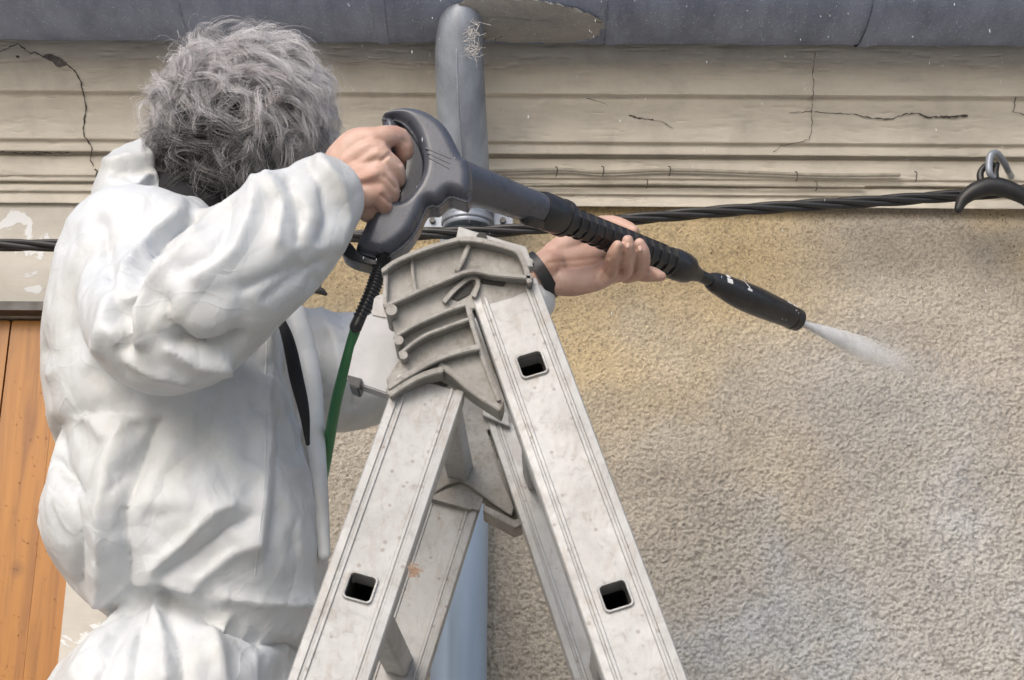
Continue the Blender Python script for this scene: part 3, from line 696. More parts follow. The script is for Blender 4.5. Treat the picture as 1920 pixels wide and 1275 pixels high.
# big folds, as crests (+) and valleys (-), laid along the cloth
FOLDS = [
 # (amp m, width px, points, region)  region a = near arm, t = torso, f = far arm
 (-.020, 16, [(196, 1155), (225, 1143), (262, 1116), (290, 1112), (330, 1130), (380, 1152), (440, 1172), (500, 1195), (560, 1222)], 't'),
 (.014, 18, [(215, 1120), (255, 1085), (300, 1080), (360, 1105)], 't'),
 (.012, 22, [(420, 1120), (500, 1135), (580, 1130)], 't'),
 (-.012, 12, [(245, 1100), (236, 1030), (232, 960), (250, 900), (275, 840), (300, 770)], 't'),
 (.014, 22, [(190, 1120), (195, 1040), (190, 960), (200, 880), (235, 800), (265, 740)], 't'),
 (-.009, 12, [(150, 1090), (150, 1020), (140, 960), (120, 880), (108, 800)], 't'),
 (-.012, 10, [(98, 862), (130, 900), (150, 920)], 't'),
 (.010, 18, [(500, 590), (500, 700), (500, 800), (496, 900), (480, 1020)], 't'),
 (-.007, 12, [(525, 780), (522, 860), (515, 960), (505, 1040)], 't'),
 (.010, 14, [(290, 1060), (340, 1020), (400, 960), (430, 950)], 't'),
 (-.008, 11, [(310, 1070), (370, 1040), (430, 990), (470, 970)], 't'),
 (.008, 14, [(380, 1080), (430, 1040), (465, 1020)], 't'),
 (.009, 12, [(285, 1122), (305, 1200), (310, 1275)], 't'), (-.008, 11, [(270, 1130), (262, 1200), (250, 1275)], 't'), (-.008, 11, [(300, 1125), (335, 1200), (345, 1275)], 't'),
 (.008, 14, [(220, 1150), (180, 1200), (140, 1260)], 't'), (-.008, 12, [(240, 1150), (210, 1210), (185, 1275)], 't'),
 (-.010, 12, [(440, 1170), (480, 1190), (495, 1196)], 't'), (.008, 14, [(400, 1170), (410, 1230), (420, 1290)], 't'),
 (-.008, 12, [(130, 640), (160, 700), (215, 760), (262, 800)], 't'), (.009, 16, [(105, 700), (150, 760), (200, 820)], 't'),
 (-.007, 10, [(90, 660), (150, 668), (200, 680)], 't'),
 (-.007, 10, [(120, 530), (150, 500), (200, 470), (240, 440)], 't'),
 (-.010, 13, [(190, 420), (200, 480), (215, 540), (220, 600)], 'a'),
 (.012, 16, [(330, 402), (290, 440), (240, 500), (205, 570), (190, 650)], 'a'),
 (-.014, 12, [(355, 420), (310, 450), (262, 520), (232, 590), (240, 650)], 'a'),
 (.012, 12, [(372, 435), (330, 470), (285, 530), (262, 590), (262, 640)], 'a'),
 (-.010, 11, [(310, 560), (315, 600), (345, 640), (400, 655)], 'a'),
 (.010, 12, [(215, 620), (240, 670), (290, 700), (360, 712), (420, 685)], 'a'),
 (-.016, 13, [(335, 640), (375, 655), (420, 650), (452, 632)], 'a'),
 (.010, 10, [(320, 655), (370, 684), (420, 680)], 'a'),
 (-.009, 13, [(345, 500), (400, 480), (420, 430), (425, 380)], 'a'),
 (.009, 16, [(370, 520), (440, 470), (470, 400), (478, 340)], 'a'),
 (-.007, 12, [(460, 540), (510, 520), (560, 500)], 'a'),
 (-.006, 9, [(500, 560), (540, 530), (600, 492)], 'a'),
 (.008, 13, [(600, 300), (640, 350), (650, 410), (630, 460)], 'a'),
 (-.006, 9, [(575, 300), (605, 350), (615, 410), (600, 450)], 'a'),
 (-.006, 9, [(540, 340), (560, 400), (560, 450)], 'a'),
 (.007, 12, [(500, 330), (530, 380), (520, 450)], 'a'),
 (-.007, 10, [(560, 590), (590, 640), (600, 720)], 'f'), (.007, 12, [(600, 585), (630, 640), (640, 720)], 'f'), (-.006, 9, [(640, 590), (665, 650), (660, 760)], 'f'),
]
def segdist(px, py, pts):
    best = np.full(len(px), 1e9)
    for a, b in zip(pts[:-1], pts[1:]):
        ax, ay = a; bx, by = b; dx, dy = bx-ax, by-ay; t = np.clip(((px-ax)*dx + (py-ay)*dy) / (dx*dx + dy*dy), 0, 1)
        d = np.hypot(px - ax - t*dx, py - ay - t*dy); best = np.minimum(best, d)
    return best
# loose crumple seed, then a short cloth settling of slightly oversized fabric so that it buckles
_P = getco(coverall.data); _N = getno(coverall.data)
setco(coverall.data, _P + _N * (0.0006 * (1 - 2.2 * np.abs(fbm(_P, 7, 2, 91))))[:, None])
def settle(o, frames_=10, grow=0.022, pin=0.35, stiff=6.0, bend=0.4, gravity=0.3):
    me = o.data; P = getco(me); vg = o.vertex_groups.new(name='hold')
    rnd = np.random.RandomState(4)
    w = 0.06 + 0.0 * P[:, 0]
    idx = rnd.rand(len(P)) < 0.012
    w[idx] = 0.8
    for val in (0.06, 0.8):
        ii = np.nonzero(np.isclose(w, val))[0].tolist(); vg.add(ii, val, 'REPLACE')
    m = o.modifiers.new('cloth', 'CLOTH'); s = m.settings
    s.quality = 4; s.mass = 0.1; s.tension_stiffness = stiff; s.compression_stiffness = stiff; s.shear_stiffness = stiff * .6; s.bending_stiffness = bend
    s.tension_damping = 5; s.compression_damping = 5; s.shear_damping = 5; s.bending_damping = 0.5; s.air_damping = 2
    s.vertex_group_mass = 'hold'; s.pin_stiffness = pin; s.shrink_min = -grow
    m.collision_settings.use_collision = False; m.collision_settings.use_self_collision = False
    s.effector_weights.gravity = gravity
    m.point_cache.frame_start = 1; m.point_cache.frame_end = frames_ + 2
    for f in range(1, frames_ + 1): scene.frame_set(f)
    bake(o); scene.frame_set(1)
import time as _t
_t0 = _t.time(); n0 = len(coverall.data.vertices); A = getco(coverall.data)
settle(coverall, frames_=9, grow=0.022, pin=0.35, stiff=8, bend=0.5)
B = getco(coverall.data); print('SIM', n0, _t.time() - _t0, 'disp', np.abs(B - A).max(), np.sqrt(((B-A)**2).sum(1)).mean())
coverall.vertex_groups.clear()
link_par = lambda o, p: (setattr(o, 'parent', p), setattr(o, 'location', -Vector(world_of(p))))
sub = coverall.modifiers.new('s', 'SUBSURF'); sub.levels = 1; sub.render_levels = 1; bake(coverall)
me = coverall.data; P = getco(me); Nn = getno(me); px, py, dep = project(P)
view = P - np.array(CAM); view /= np.linalg.norm(view, axis=1)[:, None]; facing = sstep(-0.1, 0.35, -(view * Nn).sum(1))
arm = (P[:, 1] < -0.90) & (py < 760); arm_s = sstep(-0.86, -0.93, P[:, 1]) * (py < 780)
far = (P[:, 1] > -0.73) & (px > 540)
D = np.zeros(len(P))
for amp, w, pts, reg in FOLDS:
    d = segdist(px, py, pts); m = arm_s if reg == 'a' else ((1 - arm_s) * (px < 625) if reg == 't' else (px > 545) * 1.0)
    D += 1.25 * amp * np.exp(-(d / (w * 1.05)) ** 1.25) * m * facing
P += Nn * D[:, None]
# sharp paper-like creases
Q = P * np.array([1.0, 1.0, 0.75]) + 0.02 * np.stack([vnoise(P, 9, 5), vnoise(P, 9, 6), vnoise(P, 9, 7)], 1)
r1 = 1 - np.abs(vnoise(Q, 17, 81)) * 2; r2 = 1 - np.abs(vnoise(Q, 34, 82)) * 2
mk_ = sstep(-0.35, 0.35, vnoise(P, 6, 83))
P += Nn * (0.0020 * np.clip(r1, 0, 1) ** 3 * mk_ + 0.0008 * np.clip(r2, 0, 1) ** 3 * sstep(-.2, .4, vnoise(P, 8, 84)))[:, None]
setco(me, P)
coverall.data.polygons.foreach_set('use_smooth', [True] * len(coverall.data.polygons))
link_par(coverall, person)

from mathutils.bvhtree import BVHTree
_bv = BVHTree.FromPolygons([v.co[:] for v in coverall.data.vertices], [tuple(p.vertices) for p in coverall.data.polygons])
def onsuit(px, py, off=-0.0003):
    d = ray(px, py).normalized(); h_ = _bv.ray_cast(CAM, d); return (h_[0] - d * off) if h_[0] else None
for pts in ([(500, 640), (499, 680), (498, 760), (498, 840), (495, 920), (486, 1000), (478, 1080)],):
    Q = catmull([(a, b, 0) for a, b in pts], 10); P_ = [onsuit(q[0], q[1]) for q in Q]; P_ = [p for p in P_ if p is not None]
    for _ in range(2): P_ = [P_[0]] + [(P_[i-1] + P_[i] * 2 + P_[i+1]) / 4 for i in range(1, len(P_) - 1)] + [P_[-1]]
    bm = bmesh.new(); tube(bm, P_, [.0010] * len(P_), 8); so = finish('seam', bm, M_suit, None, True, 0); link_par(so, person)

# ---- body: head, neck, arms and both hands, one surface
SK = 3   # curve samples
bm = bmesh.new()
HC = at(452, 248, -.80); 
HA = HC
# skull, face turned to the right and away, chin towards the shoulder
fdir = Vector((0.60, 0.70, -0.42)).normalized(); fup = Vector((0.34, 0.20, 0.92)); fup = (fup - fdir * fup.dot(fdir)).normalized(); fr = fdir.cross(fup)
HR = Matrix((fdir, fr, fup)).transposed()
def hp(f, s, u): return HC + HR @ Vector((f, s, u))
ball(bm, hp(-.005, 0, .01), (.092, .092, .092), 24)
tube(bm, [hp(.045, 0, .02), hp(.06, 0, -.04), hp(.058, 0, -.085)], [.066, .060, .040], 20)
tube(bm, [hp(.0, 0, -.02), hp(.01, 0, -.08)], [.075, .062], 20)
for s in (-1, 1):
    tube(bm, [hp(.095, s*.035, .026), hp(.088, s*.045, .028)], [.018, .015], 12)
    tube(bm, [hp(.088, s*.034, -.028), hp(.080, s*.045, -.025)], [.022, .020], 12)
    # ear: a rim and lobe
    e = [hp(-.012 + .022 * math.cos(a), s*(.088 + .012 * math.sin(a*.5)), -.012 + .033 * math.sin(a)) for a in [k * .62 for k in range(9)]]
    tube(bm, e, [.0055] * 9, 8); tube(bm, [hp(.004, s*.082, -.035), hp(.0, s*.088, -.045)], [.008, .007], 10)
    tube(bm, [hp(-.006, s*.080, -.012), hp(-.012, s*.088, .004)], [.016, .012], 10)
tube(bm, [hp(.105, 0, .012), hp(.124, 0, -.018), hp(.118, 0, -.030)], [.009, .014, .012], 12)
tube(bm, [hp(.108, -.022, -.058), hp(.118, 0, -.056), hp(.108, .022, -.058)], [.006, .009, .006], 10)
tube(bm, [hp(.106, -.018, -.069), hp(.115, 0, -.069), hp(.106, .018, -.069)], [.006, .008, .006], 10)
# neck, shoulders, torso core, arms under the cloth
nb_ = at(350, 430, -.76)
tube(bm, [hp(-.02, 0, -.05), (hp(-.02, 0, -.05) + nb_) / 2, nb_], [.056, .054, .060], 20)
tube(bm, [nb_, at(330, 600, YT), at(340, 900, YT), at(390, 1150, YT)], [.09, .13, .13, .11], 24)
limb(bm, [(300, 450, -.76, 60), (262, 520, -.86, 60), (318, 622, -1.0, 50), (420, 520, -1.03, 48), (520, 432, -1.02, 44), (600, 368, -1.0, 38), (640, 325, -.99, 38)], 5, 20)
limb(bm, [(330, 460, -.72, 70), (480, 620, -.62, 55), (640, 690, -.57, 46), (800, 640, -.595, 40), (940, 585, -.62, 32), (1000, 525, -.635, 34, 1.1), (1030, 505, -.64, 36, .95)], 5, 20)
# --- near hand: right hand wrapped round the grip, back of the hand to the camera
limb(bm, [(625, 330, -.985, 40, .9), (655, 315, -.995, 50, .62), (680, 300, -1.0, 58, .5)], 4)
limb(bm, [(640, 300, -1.0, 34, .8), (668, 272, -1.01, 33, .75), (700, 262, -1.012, 25)], 4)              # to index knuckle
limb(bm, [(650, 320, -1.0, 34, .8), (684, 294, -1.014, 32, .75), (706, 286, -1.018, 24)], 4)             # to middle knuckle
limb(bm, [(655, 340, -1.0, 34, .8), (684, 330, -1.012, 32, .75), (710, 322, -1.014, 23)], 4)
limb(bm, [(655, 360, -.995, 34, .8), (680, 362, -1.006, 32, .75), (706, 362, -1.006, 22)], 4)
limb(bm, [(670, 330, -.985, 56, .5), (686, 380, -.985, 30, .8), (690, 396, -.98, 22, .8)], 4)            # heel
# fingers: knuckle, middle joint, end joint, tip
limb(bm, [(698, 262, -1.014, 23), (722, 256, -1.012, 21), (749, 258, -.998, 19.5), (759, 284, -.985, 17.5), (752, 306, -.965, 16), (738, 308, -.950, 14)], SK)
limb(bm, [(706, 288, -1.018, 23), (722, 300, -1.016, 20), (741, 318, -1.004, 18.5), (744, 338, -.985, 17), (736, 350, -.965, 15), (722, 350, -.95, 14)], SK)
limb(bm, [(709, 323, -1.014, 22), (722, 338, -1.010, 19), (733, 355, -.998, 17), (732, 372, -.982, 16), (722, 380, -.962, 14), (708, 380, -.95, 13)], SK)
limb(bm, [(705, 362, -1.006, 20), (716, 376, -1.0, 17), (722, 390, -.988, 15), (718, 402, -.974, 14), (708, 405, -.958, 13), (698, 400, -.948, 12)], SK)
limb(bm, [(650, 310, -.975, 26), (690, 290, -.945, 22), (720, 282, -.925, 18), (742, 290, -.925, 15)], SK)  # thumb round the far side
# --- far hand: left hand, palm to the camera, lance lying across the palm
def LY(px): return -.97 + (px - 790) * 0.00088   # depth of the lance axis
limb(bm, [(1018, 515, -.632, 42, .75), (1045, 505, -.630, 50, .6), (1085, 500, -.622, 52, .5), (1120, 492, -.615, 46, .5)], 4, 24)
limb(bm, [(1040, 540-14, -.640, 28, .9), (1075, 530, -.645, 26, 1.0), (1120, 520, -.640, 25, .9), (1145, 508, -.635, 22)], 4)     # little finger side of the palm
limb(bm, [(1040, 478, -.628, 26), (1078, 450, -.618, 26), (1110, 434, -.602, 22)], 4)                       # thumb side
limb(bm, [(1100, 490, -.61, 40, .6), (1150, 488, -.60, 38, .6), (1190, 494, -.598, 26, .8)], 4)
limb(bm, [(1082, 446, -.612, 24), (1118, 425, -.592, 19), (1150, 420, -.590, 16), (1176, 428, -.600, 14), (1188, 433, -.606, 11)], SK)      # thumb on top
limb(bm, [(1122, 520, -.625, 20), (1140, 512, -.640, 17.5), (1148, 494, -.668, 16), (1152, 476, -.690, 14), (1158, 461, -.700, 11)], SK)    # little
limb(bm, [(1150, 512, -.605, 20), (1168, 508, -.628, 18), (1174, 488, -.660, 17), (1177, 466, -.684, 15), (1177, 451, -.692, 11)], SK)      # ring
limb(bm, [(1175, 512, -.590, 20), (1196, 506, -.612, 18), (1203, 488, -.640, 17), (1202, 470, -.660, 15.5), (1199, 457, -.668, 11)], SK)    # middle
limb(bm, [(1180, 500, -.588, 18), (1205, 512, -.600, 16.5), (1222, 514, -.606, 14.5), (1234, 517, -.612, 12), (1240, 518, -.612, 9.5)], SK) # index laid along
body = finish('body', bm, M_skin, None, True, 0, mods=[('REMESH', dict(mode='VOXEL', voxel_size=0.0023)), ('SMOOTH', dict(factor=0.5, iterations=3))])
me = body.data; P = getco(me); Nn = getno(me); px, py, dep = project(P); D = np.zeros(len(P))
CREASE = [(-.0016, 4, [(1030, 492), (1060, 490), (1100, 486), (1140, 482)]), (-.0014, 4, [(1116, 540), (1116, 520), (1122, 504), (1136, 496)]), (-.0012, 3.5, [(1134, 532), (1132, 516), (1140, 500)]),
          (-.001, 3.5, [(1046, 535), (1045, 515), (1050, 500)]), (-.001, 3, [(1100, 505), (1120, 492), (1135, 484)]), (-.001, 3, [(1160, 478), (1166, 476)]),
          (.0016, 7, [(640, 300), (670, 280), (700, 262)]), (.0014, 6, [(650, 318), (680, 302), (706, 288)]), (.0012, 6, [(655, 340), (685, 334), (708, 324)]),
          (-.0016, 8, [(668, 300), (690, 280), (712, 272)]), (-.0014, 7, [(672, 322), (695, 308)]), (-.0014, 7, [(676, 348), (698, 342)]),
          (-.0008, 2.5, [(744, 246), (748, 252)]), (-.0008, 2.5, [(752, 262), (764, 268)])]
CREASE += [(-.0035, 3.2, [(1164, 512), (1163, 490), (1165, 466)]), (-.0035, 3.2, [(1190, 510), (1190, 488), (1190, 466)]), (-.002, 3, [(1140, 505), (1136, 490)]), (-.003, 4, [(716, 300), (732, 288), (750, 306)]), (-.003, 3.5, [(722, 330), (736, 345), (742, 352)]), (-.003, 3.5, [(716, 366), (728, 376), (734, 380)]), (-.002, 3, [(1212, 500), (1216, 510)])]
nearhand = (px > 600) & (px < 790) & (P[:, 1] < -.93); farhand = (px > 1000) & (px < 1260)
front = sstep(0, .4, -(((P - np.array(CAM)) / np.linalg.norm(P - np.array(CAM), axis=1)[:, None]) * Nn).sum(1))
for amp, w, pts in CREASE:
    D += amp * np.exp(-(segdist(px, py, pts) / w) ** 2) * front * (nearhand if pts[0][0] < 900 else farhand)
P += Nn * D[:, None]; setco(me, P); link_par(body, person)

# ---- black shirt showing at the neck and through the open front
bm = bmesh.new()
tube(bm, [at(352, 442, -.78), at(368, 408, -.785), at(382, 384, -.79), at(398, 368, -.79)], [.092, .084, .080, .076], 32, 'round')
tube(bm, [at(356, 430, -.79), at(354, 385, -.79), at(356, 350, -.79)], [.060, .052, .046], 28, 'round')
so = finish('shirt_collar', bm, M_shirt, None, True, 60); link_par(so, person)
bm = bmesh.new(); n_ = 24; path_ = catmull([(522, 588, -.87), (541, 640, -.895), (556, 710, -.90), (570, 770, -.90), (577, 832, -.89)], 6)
tube(bm, [at(p[0], p[1], p[2]) for p in path_], [ (4 + 9 * math.sin(math.pi * min(1, (i + 2) / (len(path_) + 1)))) * mpp(550, 700, -.87) for i in range(len(path_))], 12, 'round', [1.6] * len(path_))
so = finish('zip_opening', bm, M_shirt, None, True, 60); link_par(so, person)
# edge of the far front panel of the coverall
bm = bmesh.new(); limb(bm, [(548, 590, -.76, 26), (570, 660, -.76, 24), (586, 740, -.77, 20), (592, 830, -.78, 18), (600, 930, -.79, 16), (608, 1040, -.80, 12)], 5, 16)
so = finish('front_panel', bm, M_suit, None, True, 0); link_par(so, person)

# ---- hood: an empty pouch hanging behind the neck
def m_loft(name, rows, mat, par, seg=28, folds=(), noise=.002, e=2.2):
    bm = bmesh.new(); Q = catmull([np.array(r, float) for r in rows], 6); rings = []
    for xl, yl, xr, yr, yc, hd in Q:
        a = at(xl, yl, yc); b = at(xr, yr, yc); c = (a + b) / 2; u = (b - a) / 2; rr = []
        for i in range(seg):
            t = 2 * math.pi * i / seg; ca, sa = math.cos(t), math.sin(t); k = (abs(ca) ** e + abs(sa) ** e) ** (-1 / e)
            rr.append(bm.verts.new(c + u * (k * ca) + Vector((0, hd * k * sa, 0))))
        rings.append(rr)
    for a, b in zip(rings[:-1], rings[1:]):
        for i in range(seg): bm.faces.new((a[i], a[(i+1) % seg], b[(i+1) % seg], b[i]))
    bm.faces.new(rings[0]); bm.faces.new(rings[-1])
    o = finish(name, bm, mat, None, True, 0, mods=[('REMESH', dict(mode='VOXEL', voxel_size=0.005)), ('SMOOTH', dict(factor=0.5, iterations=2))])
    P = getco(o.data); N_ = getno(o.data); px, py, _ = project(P); D = noise * (1 - 2.2 * np.abs(fbm(P, 16, 3, 33)))
    for amp, w, pts in folds: D = D + amp * np.exp(-(segdist(px, py, pts) / w) ** 1.4)
    setco(o.data, P + N_ * D[:, None]); link_par(o, par); return o
m_loft('hood', [(202, 286, 280, 263, -.80, .006), (203, 296, 290, 274, -.80, .022), (200, 316, 299, 298, -.80, .046), (191, 338, 311, 330, -.80, .066), (180, 368, 322, 365, -.80, .08), (177, 395, 333, 395, -.80, .085), (188, 425, 345, 420, -.79, .085), (200, 455, 340, 450, -.78, .08)],
       M_suit, person, noise=.003, e=1.9, folds=[(-.012, 9, [(214, 322), (240, 312), (275, 322)]), (.009, 8, [(205, 306), (240, 298), (288, 300)]), (.010, 9, [(275, 330), (255, 350), (225, 372), (190, 400)]), (-.009, 8, [(285, 345), (262, 365), (235, 388), (210, 410)]), (-.008, 10, [(283, 275), (292, 310), (312, 350)]), (-.008, 9, [(240, 330), (262, 345), (285, 352)]), (.008, 7, [(268, 270), (280, 310), (300, 360)])])
# ---- hair: locks of curling strands growing from the scalp
def build_hair():
    rs = np.random.RandomState(11)
    crown = np.array([-0.35, -0.30, 0.88]); crown /= np.linalg.norm(crown)
    A = np.array([.094, .094, .096])
    R = np.array(HR); C = np.array(hp(-.006, 0, .012))
    NC = 760; roots = []
    while len(roots) < NC:
        d = rs.normal(size=3); d /= np.linalg.norm(d)
        if d[0] > 0.66 and d[2] < 0.40: continue            # face
        if d[2] < -0.60 - 0.35 * (d[0] < 0.1): continue
        if d[0] > 0.30 and d[2] < -0.20: continue
        roots.append(d)
    V = []; Fc = []; Cc = []; base = 0
    NS = 15
    for d0 in roots:
        up = d0[2]
        L = 0.085 * (0.75 + 0.5 * rs.rand()) * (1.05 if up < -0.2 else 1.0); nst = int(18 + 9 * rs.rand())
        lift = (0.017 + 0.017 * rs.rand()) * (1.0 + 0.35 * max(0, up)) * (0.75 if up < -0.25 else 1)
        turns = rs.uniform(0.6, 2.2); cr = rs.uniform(.006, .015); ph = rs.rand() * 6.28; swirl = rs.normal() * 0.7
        # guide on the scalp
        d = d0.copy(); guide = []; Tn = []
        for k in range(NS):
            s = k / (NS - 1)
            t = d - crown * np.dot(d, crown); t = d * np.dot(crown, d) - crown; t /= (np.linalg.norm(t) + 1e-6)
            b = np.cross(d, t); tt = t * math.cos(swirl + 0.8 * math.sin(ph + s * 3)) + b * math.sin(swirl + 0.8 * math.sin(ph + s * 3))
            h = lift * math.sin(min(1.0, s * 1.5) * math.pi / 2) + 0.006 * s
            a = ph + turns * 2 * math.pi * s; rr = cr * min(1, s * 2.2)
            n = d / A; n /= np.linalg.norm(n)
            zs = 1.0 if d[2] > 0 else 1.32
            p = d * A * np.array([1, 1, zs]) + n * h + (b * math.cos(a) + n * math.sin(a)) * rr
            guide.append(p); Tn.append((n, b))
            d = d + tt * (L / NS / 0.095); d /= np.linalg.norm(d)
        guide = np.array(guide); tone = rs.rand()
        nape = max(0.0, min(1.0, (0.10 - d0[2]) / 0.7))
        for j in range(nst):
            o = rs.normal(size=2) * 0.0048; o2 = rs.normal(size=3) * 0.0020; fr_ = rs.rand() * 6.28; fz = rs.uniform(0.0003, 0.0016)
            cut = rs.randint(NS - 5, NS + 1); r0 = rs.uniform(.00017, .00032)
            s = np.linspace(0, 1, NS)[:, None]
            off = np.array([Tn[k][1] * o[0] + np.cross(Tn[k][0], Tn[k][1]) * o[1] for k in range(NS)])
            wob = np.stack([np.sin(fr_ + 9 * s[:, 0]), np.cos(fr_ * 2 + 8 * s[:, 0]), np.sin(fr_ * 3 + 10 * s[:, 0])], 1) * fz
            strand = guide + off * (1 - 0.55 * s) + o2 * s * 1.2 + wob
            if rs.rand() < 0.14: strand = strand + np.array([Tn[k][0] for k in range(NS)]) * (0.017 * rs.rand() * s ** 1.5) + rs.normal(size=3) * 0.007 * s ** 2
            strand = strand[:cut]
            W = strand @ R.T + C
            T = np.gradient(W, axis=0); T /= np.linalg.norm(T, axis=1)[:, None]
            sd_ = np.cross(T, [0.3, -0.8, 0.5]); sd_ /= np.linalg.norm(sd_, axis=1)[:, None]; s2 = np.cross(T, sd_)
            rad = r0 * (1 - 0.7 * np.linspace(0, 1, len(W)) ** 3)[:, None]
            k_ = len(W)
            ring = np.stack([W + sd_ * rad, W - sd_ * rad * .5 + s2 * rad * .87, W - sd_ * rad * .5 - s2 * rad * .87], 1).reshape(-1, 3)
            idx = np.arange(k_ * 3).reshape(k_, 3) + base
            q = np.stack([idx[:-1], np.roll(idx[:-1], -1, 1), np.roll(idx[1:], -1, 1), idx[1:]], -1).reshape(-1, 4)
            V.append(ring); Fc.append(q); base += k_ * 3
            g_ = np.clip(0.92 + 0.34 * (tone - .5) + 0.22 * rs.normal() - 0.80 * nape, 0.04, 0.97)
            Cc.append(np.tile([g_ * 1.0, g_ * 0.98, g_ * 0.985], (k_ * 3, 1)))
    V = np.concatenate(V); Fc = np.concatenate(Fc); Cc = np.concatenate(Cc)
    me = bpy.data.meshes.new('hair'); fast(me, V, Fc)
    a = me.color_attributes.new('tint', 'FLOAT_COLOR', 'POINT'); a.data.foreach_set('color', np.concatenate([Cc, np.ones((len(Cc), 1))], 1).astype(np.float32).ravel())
    return me
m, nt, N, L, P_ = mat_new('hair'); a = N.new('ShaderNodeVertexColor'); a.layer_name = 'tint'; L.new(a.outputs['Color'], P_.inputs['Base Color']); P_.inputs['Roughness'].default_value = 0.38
tr = N.new('ShaderNodeBsdfTranslucent'); L.new(a.outputs['Color'], tr.inputs['Color']); ms = N.new('ShaderNodeMixShader'); ms.inputs[0].default_value = 0.45
L.new(P_.outputs[0], ms.inputs[1]); L.new(tr.outputs[0], ms.inputs[2]); L.new(ms.outputs[0], N['Material Output'].inputs['Surface']); M_hair = m
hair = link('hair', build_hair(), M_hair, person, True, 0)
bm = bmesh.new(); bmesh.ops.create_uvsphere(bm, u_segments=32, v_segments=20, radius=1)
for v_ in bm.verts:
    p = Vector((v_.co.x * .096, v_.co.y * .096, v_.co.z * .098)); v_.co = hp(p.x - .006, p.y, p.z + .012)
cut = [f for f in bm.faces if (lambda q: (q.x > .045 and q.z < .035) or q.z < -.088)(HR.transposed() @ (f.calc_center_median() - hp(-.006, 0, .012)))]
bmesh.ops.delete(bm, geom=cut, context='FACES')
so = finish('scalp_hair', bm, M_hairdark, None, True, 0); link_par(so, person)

# ---- wristwatch on the far wrist
ww = thing('wristwatch', 'dark strapped wristwatch with a silver case on the far wrist', 'wristwatch', at(1010, 520, -.635))
c = at(1012, 519, -.634); ax = (at(1030, 508, -.635) - at(1000, 526, -.634)).normalized(); rr = 45 * mpp(1010, 520, -.63)
def torus_band(bm, c, ax, r, w, th, n=40, a0=0, a1=2*math.pi, flat=.92):
    u = ax.cross(Vector((0, 1, 0))).normalized(); v_ = ax.cross(u).normalized(); prev = None; first = None
    for i in range(n + 1):
        a = a0 + (a1 - a0) * i / n; d = u * math.cos(a) + v_ * math.sin(a) * flat
        ring = [bm.verts.new(c + d * (r + dr) + ax * dw) for dr, dw in ((0, -w/2), (th, -w/2), (th, w/2), (0, w/2))]
        if prev:
            for k in range(4): bm.faces.new((prev[k], prev[(k+1) % 4], ring[(k+1) % 4], ring[k]))
        else: bm.faces.new(ring)
        prev = ring
    bm.faces.new(prev)
bm = bmesh.new(); torus_band(bm, c, ax, rr, .019, .0035); finish('strap', bm, M_rubber, ww, True, 30)
M_silver = simple('brushed_silver', (0.6, 0.6, 0.6), None, 50, 0.25, 0.9)
u = ax.cross(Vector((0, 1, 0))).normalized()
if u.z < 0: u = -u
bm = bmesh.new(); cc = at(992, 492, -.672); tube(bm, [cc - Vector((0, .003, 0)), cc + Vector((0, .003, 0))], [.006, .006], 16, 'flat'); finish('buckle', bm, M_silver, ww, True, 30)
cc = c + Vector((0, .03, .02)); bm = bmesh.new(); tube(bm, [cc, cc + Vector((-.002, .010, .004))], [.019, .018], 28, 'flat'); finish('watch_case', bm, M_silver, ww, True, 30)

M_nail = simple('fingernail', (0.56, 0.38, 0.31), None, 50, 0.55)
for x, y, Y, rx, rz in ((1157, 468, -.7005, 3.8, 5.5), (1177, 460, -.700, 4.5, 6), (1200, 466, -.6755, 4.5, 6)):
    bm = bmesh.new(); ball(bm, at(x, y, Y), (rx * .00075, .0012, rz * .00075), 12); so = finish('fingernail', bm, M_nail, None, True, 0); link_par(so, person)

# ================================================================== LADDER
def m_alu():
    m, nt, N, L, P = mat_new('weathered_aluminium'); v = objco(nt)
    n = noise_node(nt, 12, 8, 0.65, v, 0.6); n2 = noise_node(nt, 75, 6, 0.75, v, 0.8); n3 = noise_node(nt, 34, 6, 0.7, objco(nt, (1.6, 1, .5)), 1.4)
    c = ramp(nt, n.outputs['Fac'], [(0.3, (0.30, 0.295, 0.285)), (0.5, (0.39, 0.39, 0.382)), (0.72, (0.445, 0.447, 0.442))]).outputs['Color']
    c = mixc(nt, ramp(nt, n2.outputs['Fac'], [(0.54, g(0)), (0.72, g(0.6))]).outputs['Color'], c, (0.26, 0.235, 0.205))
    c = mixc(nt, ramp(nt, n3.outputs['Fac'], [(0.52, g(0)), (0.68, g(0.6))]).outputs['Color'], c, (0.30, 0.265, 0.225))
    vo = N.new('ShaderNodeTexVoronoi'); vo.inputs['Scale'].default_value = 55; L.new(v, vo.inputs['Vector'])
    c = mixc(nt, ramp(nt, vo.outputs['Distance'], [(0.10, g(0.6)), (0.16, g(0))]).outputs['Color'], c, (0.20, 0.17, 0.145))
    L.new(c, P.inputs['Base Color']); P.inputs['Metallic'].default_value = 0.25
    L.new(ramp(nt, n2.outputs['Fac'], [(0.3, g(0.42)), (0.7, g(0.62))]).outputs['Color'], P.inputs['Roughness'])
    L.new(bump(nt, n2.outputs['Fac'], 0.25, 0.0012), P.inputs['Normal']); return m
